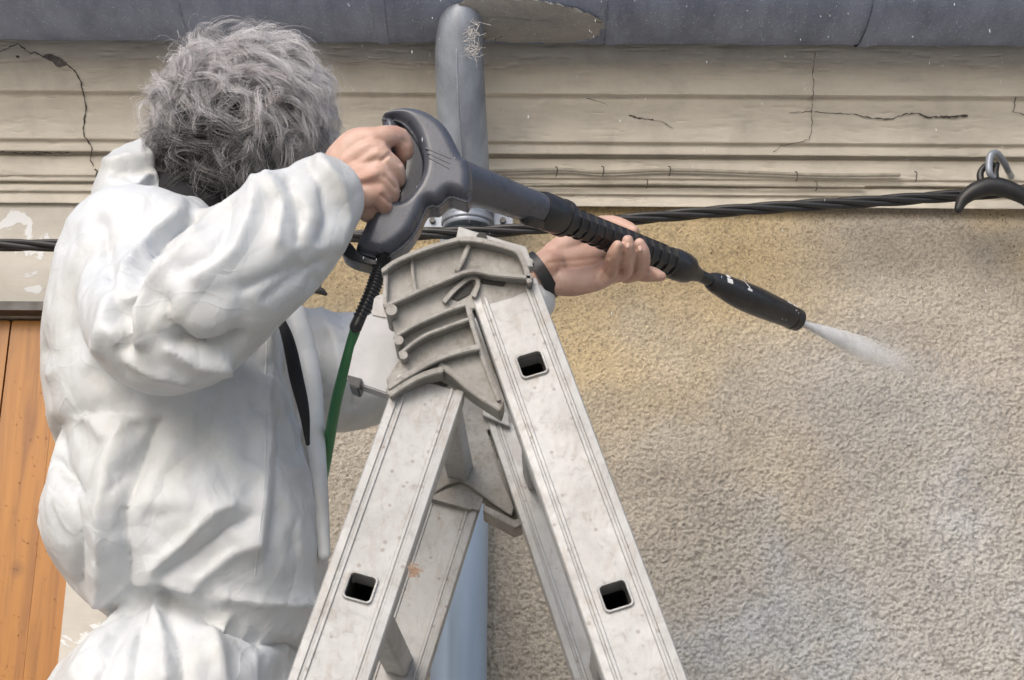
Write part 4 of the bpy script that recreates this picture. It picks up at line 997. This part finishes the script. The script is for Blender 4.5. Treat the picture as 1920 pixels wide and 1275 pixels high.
def m_cast():
    m, nt, N, L, P = mat_new('cast_aluminium'); v = objco(nt)
    n = noise_node(nt, 16, 8, 0.65, v, 0.5); n2 = noise_node(nt, 110, 6, 0.75, v, 0.5)
    ao = N.new('ShaderNodeNewGeometry')
    c = ramp(nt, n.outputs['Fac'], [(0.28, (0.19, 0.18, 0.165)), (0.5, (0.29, 0.28, 0.26)), (0.75, (0.39, 0.38, 0.36))]).outputs['Color']
    c = mixc(nt, ramp(nt, n2.outputs['Fac'], [(0.50, g(0)), (0.68, g(0.7))]).outputs['Color'], c, (0.17, 0.15, 0.125))
    L.new(c, P.inputs['Base Color']); P.inputs['Metallic'].default_value = 0.25; P.inputs['Roughness'].default_value = 0.55
    L.new(bump(nt, n2.outputs['Fac'], 0.5, 0.0015, bump(nt, n.outputs['Fac'], 0.3, 0.004)), P.inputs['Normal']); return m
M_alu = m_alu(); M_cast = m_cast()
M_black = simple('black_plastic', (0.028, 0.028, 0.031), (0.02, 0.02, 0.022), 50, 0.25, 0, 0.15, 300)
M_hole = simple('tube_inside_shade', (0.035, 0.033, 0.03), None, 20, 0.7)  # near-black puts the shade inside tubes and holes into the colour
lad = thing('stepladder', 'weathered aluminium folding stepladder with ribbed cast hinges standing before the wall', 'ladder', (at(940, 1100, -1.0).x, -1.0, 0))
LYs0 = lambda py: -1.185 - 0.10 * (py - 550) / 725
WV = Vector((0.012, 0.44, -0.012))
def LYs(py): return -1.185 - 0.10 * (py - 550) / 725
def stile_axis(a, b):
    A = at(a[0], a[1], LYs(a[1])); B = at(b[0], b[1], LYs(b[1])); return A, B
W_ = 0.0795
def section(W, back=-0.024):
    h = W / 2; s = [(-h, back), (-h, .0005), (-h + .0015, .0025), (-h + .0095, .0028), (-h + .0105, .0005), (-h + .0125, .0005), (-h + .0135, .0022), (-h + .0165, .0022), (-h + .0175, .0)]
    return s + [(-x, y) for x, y in reversed(s)]
def make_stile(name, A, B, off, W=W_):
    d = (B - A).normalized(); n = Vector((0, -1, 0)); n = (n - d * n.dot(d)).normalized(); w = d.cross(n).normalized()
    if w.x < 0: w = -w
    t_end = (0.03 - A.z) / d.z
    sec_ = section(W); bm = bmesh.new(); prev = None; K = 60
    for i in range(K + 1):
        c = A + d * (t_end * i / K) + off
        ring = [bm.verts.new(c + w * x + n * y) for x, y in sec_]
        if prev:
            for k in range(len(ring)): bm.faces.new((prev[k], prev[(k+1) % len(ring)], ring[(k+1) % len(ring)], ring[k]))
        else: bm.faces.new(ring)
        prev = ring
    bm.faces.new(list(reversed(prev)))
    o = finish(name, bm, M_alu, None, True, 25); return o, d, n, w, t_end
def rsq(c, u, v_, s, r, k=5):
    out = []
    for qx, qy, a0 in ((1, 1, 0), (-1, 1, 90), (-1, -1, 180), (1, -1, 270)):
        for i in range(k + 1):
            a = math.radians(a0 + 90 * i / k); out.append(c + u * (qx * (s - r) + r * math.cos(a)) + v_ * (qy * (s - r) + r * math.sin(a)))
    return out
def hollow(bm, loops):
    vs_ = [[bm.verts.new(p) for p in l] for l in loops]; n = len(loops[0])
    for a, b in zip(vs_[:-1], vs_[1:]):
        for i in range(n): bm.faces.new((a[i], a[(i+1) % n], b[(i+1) % n], b[i]))
    return vs_
def leg_pair(top, bot, holes_px, w_off):
    LY0 = globals()['LYs0']; globals()['LYs'] = lambda py: LY0(py) + w_off
    A, B = stile_axis(top, bot)
    o, d, n, w, te = make_stile('stile', A, B, Vector((0, 0, 0)))
    ob, *_r = make_stile('stile', A, B, WV)
    hs_ = []
    for hx, hy in holes_px:
        q = at(hx, hy, LYs(hy)); t = (q - A).dot(d); hs_.append(A + d * t)
    stepv = hs_[-1] - hs_[0] if len(hs_) > 1 else None
    return A, B, o, ob, d, n, w, te, hs_
# axis points (centre of each stile in the picture)
R_ = leg_pair((945, 540), (1211, 1275), [(991, 688), (1162, 1117)], 0)
sp = (R_[8][1] - R_[8][0]).length
L_ = leg_pair((808, 720), (616, 1275), [(669, 1102)], 0.022)
for (A, B, o, ob, d, n, w, te, hs_), side in ((R_, 1), (L_, -1)):
    h0 = hs_[0]; cs = []
    k = 0
    if side < 0: cs.append(h0 - d * sp)
    while True:
        c = h0 + d * (sp * k)
        if c.z < 0.15: break
        cs.append(c); k += 1
    cut = bmesh.new()
    for c in cs:
        if side < 0 and c is cs[0]: continue
        va = [cut.verts.new(p) for p in rsq(c + n * .02, w, d, .0140, .0045)]; vb = [cut.verts.new(p) for p in rsq(c - n * .06, w, d, .0140, .0045)]; kk = len(va)
        cut.faces.new(va); cut.faces.new(list(reversed(vb)))
        for i in range(kk): cut.faces.new((va[i], vb[i], vb[(i+1) % kk], va[(i+1) % kk]))
    co = finish('cutter', cut, None, None, False)
    md = o.modifiers.new('b', 'BOOLEAN'); md.object = co; md.operation = 'DIFFERENCE'; md.solver = 'EXACT'; bake(o)
    bpy.data.objects.remove(co)
    o.data.polygons.foreach_set('use_smooth', [True] * len(o.data.polygons)); o.data.set_sharp_from_angle(angle=math.radians(25))
    for s in (o, ob): s.parent = lad; s.location = -Vector(world_of(lad))
    for c in cs:
        e = c + WV - n * (-.001)
        bm = bmesh.new()
        if side < 0 and c is cs[0]:
            v2 = hollow(bm, [rsq(c - n * .03, w, d, .0156, .005), rsq(e, w, d, .0156, .005)]); bm.faces.new(v2[0]); bm.faces.new(v2[-1]); finish('rung', bm, M_alu, lad, True, 40); continue
        hollow(bm, [rsq(c - n * .010, w, d, .0158, .005), rsq(c + n * .0022, w, d, .0162, .0055), rsq(c + n * .0032, w, d, .0155, .005), rsq(c + n * .0030, w, d, .0140, .0045), rsq(c - n * .004, w, d, .0138, .0045)])
        v2 = hollow(bm, [rsq(c - n * .004, w, d, .0156, .005), rsq(e, w, d, .0156, .005)])
        bm.faces.new(v2[-1])
        rg = finish('rung', bm, M_alu, lad, True, 40)
        bm = bmesh.new(); v3 = hollow(bm, [rsq(c - n * .0035, w, d, .01375, .0045), rsq(c + WV * .9, w, d, .01375, .0045)]); bm.faces.new(v3[-1]); finish('bore', bm, M_hole, rg, False)  # inner skin painted dark for shade; the tube itself is bare aluminium
    # rubber feet
    for off in (Vector((0, 0, 0)), WV):
        bm = bmesh.new(); c = A + d * te + off; c.z = 0.03; box(bm, c + Vector((0, .010, 0)), (.095, .04, .06)); bmesh.ops.bevel(bm, geom=bm.edges[:], offset=.006, segments=2); finish('rubber_foot', bm, M_black, lad)
def strip(pts, w):
    """closed outline round a polyline, w = width in px (number or list)"""
    n = len(pts); ws = w if isinstance(w, (list, tuple)) else [w] * n; L1 = []; R1 = []
    for i, p in enumerate(pts):
        a = pts[max(0, i-1)]; b = pts[min(n-1, i+1)]; dx, dy = b[0]-a[0], b[1]-a[1]; l = math.hypot(dx, dy)
        L1.append((p[0] - dy/l*ws[i]/2, p[1] + dx/l*ws[i]/2)); R1.append((p[0] + dy/l*ws[i]/2, p[1] - dx/l*ws[i]/2))
    return L1 + list(reversed(R1))
hinge_objs = []
def cast_piece(name, pts, yf, yb, mat=None, bev=0.0011, par=lad, reg=True):
    bm = bmesh.new(); prism(bm, pts, yf, yb)
    es = [e for e in bm.edges if len(e.link_faces) == 2]
    bmesh.ops.recalc_face_normals(bm, faces=bm.faces[:])
    bmesh.ops.bevel(bm, geom=es, offset=bev, segments=2, affect='EDGES', clamp_overlap=True)
    o = finish(name, bm, mat or M_cast, par, True, 40)
    if reg: hinge_objs.append(o)
    return o
HY = -1.200
cast_piece('hinge_plate', [(722, 500), (800, 465), (868, 448), (905, 452), (963, 466), (984, 490), (996, 540), (960, 560), (884, 580), (945, 752), (940, 762), (884, 722), (835, 682), (795, 690), (735, 735), (724, 712), (752, 668), (738, 612), (722, 560)], HY + .013, HY + .045)
cast_piece('hinge_foot', [(722, 730), (765, 700), (822, 670), (862, 658), (902, 650), (946, 752), (940, 770), (888, 736), (846, 704), (822, 692), (790, 702), (752, 726), (733, 748)], HY + .001, HY + .045)
def rib(pts, w=8, yf=None, n=6, h=0.0):
    Q = catmull([(a, b, 0) for a, b in pts], n) if len(pts) > 2 else [(a, b, 0) for a, b in pts]
    cast_piece('rib', strip([(q[0], q[1]) for q in Q], w), (HY - .004 if yf is None else yf), HY + .020)
rib([(716, 508), (745, 488), (800, 465), (862, 447)], 9); rib([(862, 447), (900, 450), (962, 466), (980, 486), (994, 530)], 10)
rib([(720, 574), (760, 556), (820, 530), (880, 508), (930, 514), (1000, 520)], 8)
rib([(738, 632), (775, 610), (830, 585), (872, 570)], 7); rib([(748, 664), (790, 632), (830, 615), (880, 597)], 7)
rib([(728, 728), (765, 704), (820, 672), (862, 658), (898, 650)], [9, 10, 11, 10, 9, 9] * 4 + [9], n=6) if False else rib([(728, 726), (765, 702), (820, 672), (862, 658), (898, 650)], 11, HY - .012)
rib([(876, 572), (886, 610), (908, 680), (936, 752)], 8)
rib([(730, 740), (752, 724), (790, 704), (830, 692)], 12, HY - .010)
rib([(822, 682), (850, 700), (890, 734), (940, 766)], 12, HY - .004)
rib([(880, 455), (868, 485), (856, 508)], 9, HY + .004)
rib([(724, 505), (722, 540), (722, 572)], 8, HY + .002); rib([(772, 482), (774, 515), (780, 548)], 6, HY + .006)
rib([(832, 566), (850, 545), (878, 522), (893, 522), (896, 534), (888, 556)], 8, HY + .006)
cast_piece('slot', [(846, 560), (862, 542), (884, 528), (889, 534), (880, 552), (858, 564)], HY + .0115, HY + .02, M_hole, 0.0005)  # slots are dark patches on the plate, painting the shade of openings
cast_piece('slot', [(904, 520), (950, 524), (944, 536), (902, 530)], HY + .0105, HY + .016, M_hole, 0.0005)
for x, y, r in ((734, 583, 11), (748, 640, 9), (757, 668, 8)):
    a = at(x, y, HY); rr = r * mpp(x, y, HY); bm = bmesh.new(); tube(bm, [a - Vector((0, .004, 0)), a + Vector((0, .05, 0))], [rr, rr], 16, 'flat'); o = finish('hinge_tooth', bm, M_cast, lad); hinge_objs.append(o)
for o in [q for q in hinge_objs if q.name.split('.')[0] in ('hinge_plate', 'hinge_foot', 'hinge_tooth')]:
    c = o.copy(); COL.objects.link(c); c.parent = lad; c.location = Vector(o.location) + WV
cast_piece('hinge_bracket', [(860, 424), (884, 432), (950, 452), (986, 462), (1000, 500), (960, 500), (850, 470)], HY + .055, HY + .075, M_alu, 0.001, reg=False)
bm = bmesh.new(); a = at(903, 446, HY + .054); tube(bm, [a + Vector((0, -.0015, 0)), a + Vector((0, .004, 0))], [.0065, .0065], 16, 'flat'); finish('bolt_or_hole', bm, M_hole, lad)  # dark disc painting the shaded hole in the hinge bracket
cast_piece('side_plate', [(690, 588), (756, 606), (768, 700), (752, 748), (650, 712), (664, 650)], HY + .10, HY + .125, simple('pale_alu', (0.40, 0.405, 0.42), (0.32, 0.325, 0.335), 20, 0.5, 0.3), 0.0015, reg=False)
cast_piece('side_plate', [(702, 556), (722, 548), (735, 600), (696, 592)], HY + .10, HY + .125, M_alu, 0.0015, reg=False)
cast_piece('end_cap', [(650, 702), (680, 710), (672, 729), (655, 722)], HY + .094, HY + .13, M_black, 0.0012, reg=False)
# pivot block low between the rear legs, and the guide bracket on the rear left stile
A, B, o, ob, d, n, w, te, hs_ = L_
c = hs_[0] - d * (sp * 1.0) + WV + n * .0035
def oblock(name, c, sx, sy, sz, mat, bev=.0015):
    bm = bmesh.new(); R3 = Matrix((w, -n, -d)).transposed(); box(bm, c, (sx, sy, sz), R3); bmesh.ops.bevel(bm, geom=bm.edges[:], offset=bev, segments=2); return finish(name, bm, mat, lad, True, 40)
oblock('guide_bracket', c + d * .0, .083, .007, .105, M_cast)
oblock('guide_bracket', c + d * .054 + n * .003, .062, .010, .004, M_cast, .001)
fc = bpy.data.curves.new('stamp', 'FONT'); fc.body = '75'; fc.size = .010; fc.extrude = .0004; fo = bpy.data.objects.new('stamp', fc); COL.objects.link(fo); bake(fo) if False else None
me_ = bpy.data.meshes.new_from_object(fo.evaluated_get(bpy.context.evaluated_depsgraph_get())); bpy.data.objects.remove(fo)
me_.transform((Matrix.Translation(at(838, 922, (c.y - .0055))) @ Matrix((w, -d, n)).transposed().to_4x4()))
link('stamped_number', me_, M_hole, lad, False, 0)
# rust stain
M_rust = simple('rust_stain', (0.22, 0.13, 0.08), (0.30, 0.22, 0.16), 300, 0.8)
qc = at(776, 1072, -0.80)
Aa = L_[0] + WV; dd0 = L_[5]; tq = (at(776, 1072, (Aa.y + (1.0) * dd0.y)) - Aa).dot(dd0); pc = Aa + dd0 * tq
pc = at(776, 1072, pc.y - .0042); bm = bmesh.new(); rnd = random.Random(4)
for i in range(26):
    a0 = pc + w * rnd.gauss(0, .0022) + d * rnd.gauss(0, .003); ln = rnd.uniform(.001, .004); vv = [bm.verts.new(a0 + w * x + d * y) for x, y in ((-ln, -.0006), (ln, -.0009), (ln, .0006), (-ln, .0009))]; bm.faces.new(vv)
    for v_ in vv: v_.co += n * (.00003 * i)
finish('rust_stain', bm, M_rust, lad, False)
# loose swing arms between the rear legs
cast_piece('pivot_block', [(912, 905), (945, 838), (985, 850), (1012, 900), (1022, 962), (965, 985), (912, 950)], HY + .455, HY + .49, M_cast, 0.002, reg=False)
cast_piece('pivot_block', [(906, 945), (965, 975), (1022, 955), (1022, 966), (965, 990), (906, 958)], HY + .43, HY + .49, M_cast, 0.001, reg=False)
cast_piece('pivot_block', [(905, 762), (925, 758), (952, 775), (956, 800), (905, 778)], HY + .44, HY + .47, M_alu, 0.001, reg=False)

# ================================================================== SPRAY GUN
M_gun = simple('grey_gun_plastic', (0.085, 0.092, 0.115), (0.06, 0.065, 0.083), 30, 0.34, 0, 0.25, 500, r2=0.24)
M_mark = simple('white_print', (0.75, 0.75, 0.75), None, 30, 0.5)
def YG(px): return -.972 + max(0, px - 790) * 0.00088
gun = thing('spray_gun', 'dark grey pressure washer gun with a long black ribbed lance and nozzle', 'spray gun', at(800, 330, -.972))
def shell(name, pts, half, mat, bev, par=gun, n=4, yc=None, smooth_pts=True):
    Q = catmull_closed([(a, b, 0) for a, b in pts], n) if smooth_pts else [(a, b, 0) for a, b in pts]
    y = YG(800) if yc is None else yc
    bm = bmesh.new(); prism(bm, [(q[0], q[1]) for q in Q], y - half, y + half)
    bmesh.ops.recalc_face_normals(bm, faces=bm.faces[:])
    big = [f for f in bm.faces if len(f.verts) > 4]; es = set(e for f in big for e in f.edges)
    bmesh.ops.bevel(bm, geom=list(es), offset=bev, segments=5, affect='EDGES', clamp_overlap=True, profile=.5)
    return finish(name, bm, mat, par, True, 35)
def puffed(name, pts, half, R, mat, n=6, yc=None, par=gun):
    Q = [(q[0], q[1]) for q in catmull_closed([(a, b, 0) for a, b in pts], n)]; y = YG(800) if yc is None else yc
    bm = bmesh.new(); prism(bm, Q, y - .008, y + .008)
    o = finish(name, bm, mat, None, True, 0, mods=[('REMESH', dict(mode='VOXEL', voxel_size=0.0017))])
    P = getco(o.data); S = P.copy(); t = (y - CAM.y) / (S[:, 1] - CAM.y); 
    px, py, _ = project(np.stack([S[:, 0], np.full(len(S), y), S[:, 2]], 1)); d = segdist(px, py, Q + [Q[0]])
    sgn = np.clip((P[:, 1] - y) / .007, -1, 1)
    P[:, 1] = y + sgn * (.003 + (half - .003) * np.sqrt(np.clip(1 - (1 - np.clip(d / R, 0, 1)) ** 2, 0, 1)))
    setco(o.data, P); m_ = o.modifiers.new('s', 'SMOOTH'); m_.factor = .5; m_.iterations = 6; bake(o)
    o.data.polygons.foreach_set('use_smooth', [True] * len(o.data.polygons))
    o.parent = par; o.location = -Vector(world_of(par)); return o
puffed('body', [(716, 223), (735, 214), (765, 210), (795, 216), (822, 231), (842, 252), (857, 280), (868, 302), (880, 312), (886, 345), (880, 382), (864, 381), (844, 376), (832, 386), (822, 394), (810, 393), (800, 399), (786, 430), (770, 455), (746, 476), (722, 489), (700, 487), (673, 474), (688, 440), (704, 402), (726, 372), (752, 384), (774, 364), (789, 335), (790, 300), (778, 262), (752, 236), (722, 231)], .028, 20, M_gun)
puffed('grip', [(722, 226), (748, 238), (752, 300), (742, 350), (728, 400), (712, 450), (708, 486), (690, 482), (668, 470), (686, 424), (704, 370), (716, 310), (718, 260)], .021, 22, M_gun)
shell('trigger', [(742, 236), (766, 246), (784, 272), (794, 305), (790, 340), (774, 372), (752, 396), (742, 388), (752, 352), (760, 310), (757, 270)], .022, M_black, .006)
shell('hand_guard', [(640, 470), (652, 452), (660, 458), (674, 474), (694, 484), (716, 490), (708, 497), (684, 494), (656, 485)], .017, M_black, .004)
for k in range(3):
    P0 = [(798 + k * 3, 277 + k * 9), (846 - k * 2, 297 + k * 9)]
    shell('moulded_line', strip(P0, 2.0), .0288, M_gun, .0003, smooth_pts=False)
for x, y in ((829, 252),):
    bm = bmesh.new(); a = at(x, y, YG(x) - .0255); tube(bm, [a, a + Vector((0, -.003, 0))], [.003, .003], 12, 'flat'); finish('screw', bm, M_silver, gun)
def gl(name, pts, mat, sub=6, seg=28, cap='round'):
    pts = [(x, y, YG(x) if len(r) == 1 else r[1], r[0]) for x, y, *r in pts]
    Q = catmull(pts, sub) if len(pts) > 2 else [np.array(p, float) for p in pts]
    bm = bmesh.new(); tube(bm, [at(q[0], q[1], q[2]) for q in Q], [q[3] * mpp(q[0], q[1], q[2]) for q in Q], seg, cap); return finish(name, bm, mat, gun, True, 30)
gl('barrel', [(846, 334, 42), (880, 346, 39), (920, 359, 36), (965, 376, 33), (1012, 393, 31)], M_gun, 6, 32)
gl('barrel_heel', [(988, 408, 16), (1010, 416, 14)], M_black)
for x, y, r in ((880, 313, 7), (1012, 371, 6)):
    bm = bmesh.new(); a = at(x, y, YG(x) - .008); ball(bm, a, (r * .0007, .004, r * .0006), 12); finish('recess', bm, M_black, gun)
gl('collar', [(1008, 391, 33), (1016, 394, 36), (1042, 404, 35), (1056, 410, 33)], M_black, 1, 32, 'flat')
gl('collar_lip', [(1050, 407, 36), (1057, 410, 36)], M_black, 1, 32, 'flat')
gl('foregrip', [(1056, 410, 26), (1110, 432, 27), (1180, 460, 27), (1240, 485, 26), (1262, 494, 25)], M_black, 4, 8)
# ribs running round the foregrip and rails along it
for k in range(13):
    x = 1072 + k * 15; y = 410 + (x - 1056) * .407
    if 1150 < x < 1206: pass
    c0 = at(x, y, YG(x)); c1 = at(x + 2.2, y + .9, YG(x + 2.2)); r = 28.0 * mpp(x, y, YG(x))
    bm = bmesh.new(); tube(bm, [c0, c1], [r, r], 24, 'flat'); finish('grip_rib', bm, M_black, gun, True, 30)
for a_ in (-.3, .9, 2.2, 3.6, 5.0):
    P = []
    for x in range(1062, 1262, 20):
        y = 410 + (x - 1056) * .407; c = at(x, y, YG(x)); r = 27.6 * mpp(x, y, YG(x)); P.append(c + Vector((.28 * math.sin(a_), -math.cos(a_), .96 * math.sin(a_))) * r)
    bm = bmesh.new(); tube(bm, P, [.0013] * len(P), 6, 'flat'); finish('grip_rail', bm, M_black, gun)
gl('end_collar', [(1255, 491, 27), (1262, 494, 30), (1282, 502, 29), (1290, 505, 26)], M_black, 1, 28, 'flat')
gl('end_cone', [(1288, 504, 24), (1296, 509, 19), (1310, 516, 13)], M_black, 2, 24, 'flat')
gl('lance_tube', [(1300, 511, 12), (1345, 532, 12)], M_black, 1, 20, 'flat')
gl('nozzle', [(1331, 526, 15), (1338, 529, 19), (1352, 535, 22), (1380, 549, 26), (1410, 562, 27.5), (1440, 575, 26), (1470, 588, 23.5), (1488, 597, 21)], M_black, 5, 32, 'flat')
gl('nozzle_tip', [(1484, 595, 22.5), (1495, 600, 21.5)], M_black, 1, 32, 'flat')
def npt(s, a, lift=.0004):
    """point on the nozzle: s = photo px along the axis, a = angle round it"""
    xs_ = [1331, 1338, 1352, 1380, 1410, 1440, 1470, 1495]; ys_ = [526, 529, 535, 549, 562, 575, 588, 600]; rs_ = [15, 19, 22, 26, 27.5, 26, 23.5, 21.5]
    y = np.interp(s, xs_, ys_); r = np.interp(s, xs_, rs_) * mpp(s, y, YG(s)) + lift
    c = at(s, y, YG(s)); ax_ = (at(s + 5, y + 2.2, YG(s + 5)) - c).normalized(); u = ax_.cross(Vector((0, -1, 0))).normalized(); f = u.cross(ax_).normalized()
    if u.z < 0: u = -u
    if f.y > 0: f = -f
    return c + (f * math.cos(a) + u * math.sin(a)) * r
def mark(name, quads):
    bm = bmesh.new()
    for (s0, s1, a0, a1, sk) in quads:
        prev = None
        for i in range(7):
            a = a0 + (a1 - a0) * i / 6; off = sk * i / 6; cur = (bm.verts.new(npt(s0 + off, a)), bm.verts.new(npt(s1 + off, a)))
            if prev: bm.faces.new((prev[0], prev[1], cur[1], cur[0]))
            prev = cur
    finish(name, bm, M_mark, gun, False)
mark('printed_scale', [(1350, 1356, .95, 1.35, 0), (1349, 1355, .48, .88, 0), (1348, 1357, -.05, .40, 0)])
mark('printed_arrow', [(1383, 1385, .35, 1.2, -6), (1385, 1387, .15, .38, -1), (1382, 1390, .0, .16, 0)])
mark('printed_label', [(1462, 1470, .62, .80, 0), (1462, 1482, .86, 1.12, 0), (1473, 1482, .62, .80, 0), (1474, 1476, .12, .2, 0)])

# ================================================================== HOSE
M_green = simple('green_hose', (0.05, 0.22, 0.085), (0.04, 0.18, 0.07), 40, 0.4)
hose = thing('hose', 'green pressure hose with black ridged bend guard hanging from the gun handle', 'hose', at(640, 700, -.93))
G = catmull([tuple(at(722, 474, -.972)) , tuple(at(711, 508, -.972)), tuple(at(694, 556, -.97)), tuple(at(668, 612, -.965))], 16)
bm = bmesh.new(); tube(bm, G, [.0088] * len(G), 16); finish('bend_guard', bm, M_black, hose)
Gd = catmull([tuple(p) for p in G], 1); tot = len(G)
for k in range(0, 22):
    i = 2 + k * (tot - 6) / 22; j = int(i); p = Vector(G[j]) * (1 - i + j) + Vector(G[j+1]) * (i - j); dr = (Vector(G[j+1]) - Vector(G[j])).normalized()
    bm = bmesh.new(); tube(bm, [p - dr * .0013, p, p + dr * .0013], [.0098, .0115 - .00006 * k, .0098], 16, 'flat'); finish('guard_ring', bm, M_black, hose)
bm = bmesh.new(); limb(bm, [(670, 604, -.965, 10), (652, 670, -.92, 10.5), (630, 755, -.84, 10.5), (613, 850, -.74, 11), (602, 905, -.67, 11), (588, 960, -.62, 11), (575, 1050, -.60, 11), (580, 1250, -.58, 11)], 8, 16); finish('green_tube', bm, M_green, hose)
P = [at(580, 1250, -.58)]; P += [Vector((P[0].x, -.68, 1.2)), Vector((P[0].x - .1, -.66, .5)), Vector((P[0].x - .2, -.75, .012)), Vector((P[0].x - .7, -1.1, .012))]
bm = bmesh.new(); tube(bm, catmull([tuple(p) for p in P], 8), [.0068] * 33, 12); finish('green_tube', bm, M_green, hose)

# ================================================================== WATER
M_spray, nt_, N_, L_2, P_2 = mat_new('spray_white'); P_2.inputs['Base Color'].default_value = (.97, .97, .97, 1)
tr_ = N_.new('ShaderNodeBsdfTranslucent'); tr_.inputs['Color'].default_value = (1, 1, 1, 1); ms_ = N_.new('ShaderNodeMixShader'); ms_.inputs[0].default_value = .6
L_2.new(P_2.outputs[0], ms_.inputs[1]); L_2.new(tr_.outputs[0], ms_.inputs[2]); L_2.new(ms_.outputs[0], N_['Material Output'].inputs['Surface'])
rs = np.random.RandomState(5); n0 = np.array(at(1496, 602, YG(1496))); Vn = []; Qn = []
ctr = [(1496, 602, 0), (1700, 686, 1)]
for i in range(5000):
    t = rs.rand() ** 1.7 * 1.1; edge = rs.normal() * .5
    s_ = np.clip(edge, -1.25, 1.25); dens = 1.0
    hx = 2.5 + 30 * min(t, .75) ** .9
    px = 1496 + 204 * t - 0.38 * s_ * hx; py = 602 + 84 * t + 0.92 * s_ * hx + (2 if s_ > 0 else 0) * t
    c = np.array(at(px, py, YG(1496 + 204 * t) + rs.normal() * .012 * t))
    dd_ = c - n0; dd_ /= (np.linalg.norm(dd_) + 1e-6); dd_ += rs.normal(size=3) * .03
    r = (.00014 + .00009 * rs.rand()) * (1.25 - .5 * t); L1 = rs.uniform(.003, .014) * (1.1 - .6 * t); b = len(Vn)
    u = np.cross(dd_, [0, 1, 0]); u /= np.linalg.norm(u); v_ = np.cross(dd_, u)
    Vn += [c + dd_ * L1, c - dd_ * L1, c + u * r, c + (-.5 * u + .87 * v_) * r, c + (-.5 * u - .87 * v_) * r]
    Qn += [(b, b+2, b+3), (b, b+3, b+4), (b, b+4, b+2), (b+1, b+3, b+2), (b+1, b+4, b+3), (b+1, b+2, b+4)]
me = bpy.data.meshes.new('water_jet'); fast(me, np.array(Vn), np.array(Qn)); jet = link('water_jet', me, M_spray, None, False, 0)
jet.name = 'streaks'; jet['kind'] = 'stuff'

m, nt, N, L, P_2 = mat_new('spray_shell'); tc = N.new('ShaderNodeTexCoord')
v0 = Vector(n0); v1 = at(1712, 690, YG(1700)); ax_ = v1 - v0
sb = N.new('ShaderNodeVectorMath'); sb.operation = 'SUBTRACT'; L.new(tc.outputs['Object'], sb.inputs[0]); sb.inputs[1].default_value = v0
dt = N.new('ShaderNodeVectorMath'); dt.operation = 'DOT_PRODUCT'; L.new(sb.outputs[0], dt.inputs[0]); dt.inputs[1].default_value = ax_ / ax_.length_squared
al = ramp(nt, dt.outputs['Value'], [(0.0, g(.95)), (0.2, g(.74)), (0.5, g(.42)), (0.75, g(.16)), (0.98, g(0))])
nz = noise_node(nt, 22, 4, .55, tc.outputs['Object']); nr = ramp(nt, nz.outputs['Fac'], [(.3, g(.55)), (.65, g(1.15))])
mu = N.new('ShaderNodeMath'); mu.operation = 'MULTIPLY'; mu.use_clamp = True; L.new(al.outputs['Color'], mu.inputs[0]); L.new(nr.outputs['Color'], mu.inputs[1])
P_2.inputs['Base Color'].default_value = (.96, .97, .98, 1); P_2.inputs['Roughness'].default_value = .8
tr_ = N.new('ShaderNodeBsdfTranslucent'); tr_.inputs['Color'].default_value = (1, 1, 1, 1); m1 = N.new('ShaderNodeMixShader'); m1.inputs[0].default_value = .4
tp = N.new('ShaderNodeBsdfTransparent'); m2 = N.new('ShaderNodeMixShader'); L.new(P_2.outputs[0], m1.inputs[1]); L.new(tr_.outputs[0], m1.inputs[2])
L.new(mu.outputs[0], m2.inputs[0]); L.new(tp.outputs[0], m2.inputs[1]); L.new(m1.outputs[0], m2.inputs[2]); L.new(m2.outputs[0], N['Material Output'].inputs['Surface'])
bm = bmesh.new()
for f in (1.0, .72, .45):
    limb(bm, [(1496, 602, YG(1496), 2.2 * f + .6, 1), (1530, 616, YG(1530), 9 * f, .7), (1580, 637, YG(1580), 19 * f, .5), (1635, 660, YG(1635), 25 * f, .5), (1712, 690, YG(1700), 26 * f, .5)], 5, 20)
sh_ = finish('water_jet', bm, m, None, True, 0); tag(sh_, 'white fan of pressurised water spraying from the black nozzle', 'water spray', kind='stuff'); jet.parent = sh_

M_drop = simple('water_droplet', (0.85, 0.87, 0.9), None, 10, 0.3)
rs = np.random.RandomState(21)
def drops(name, n, box_px, yr, rad, stretch, label):
    V = []; Q = []
    for i in range(n):
        px = rs.uniform(box_px[0], box_px[2]); py = box_px[1] + (box_px[3] - box_px[1]) * rs.rand() ** box_px[4]
        c = np.array(at(px, py, rs.uniform(*yr))); r = rad * (0.5 + rs.rand() ** 2 * 1.3); L1 = r * rs.uniform(1, stretch); tl = rs.normal() * .12
        a = np.array([math.sin(tl), 0, math.cos(tl)]); b = len(V)
        V += [c + a * L1, c - a * L1, c + [r, 0, 0], c + [0, r, 0], c - [r, 0, 0], c - [0, r, 0]]
        for k in range(4): Q += [(b, b + 2 + k, b + 2 + (k + 1) % 4), (b + 1, b + 2 + (k + 1) % 4, b + 2 + k)]
    me = bpy.data.meshes.new(name); fast(me, np.array(V), np.array(Q)); o = link(name, me, M_drop, None, False, 0); tag(o, label, 'water drops', kind='stuff')
drops('falling_droplets', 300, (640, 0, 1920, 640, 1.7), (-1.4, -.4), .00030, 8, 'white droplets of spray falling in front of the cornice and wall')
drops('drifting_mist', 20000, (-60, -20, 1980, 170, 1.3), (-.75, -.42), .00021, 1.6, 'fine speckled mist of spray drifting in front of the gutter')
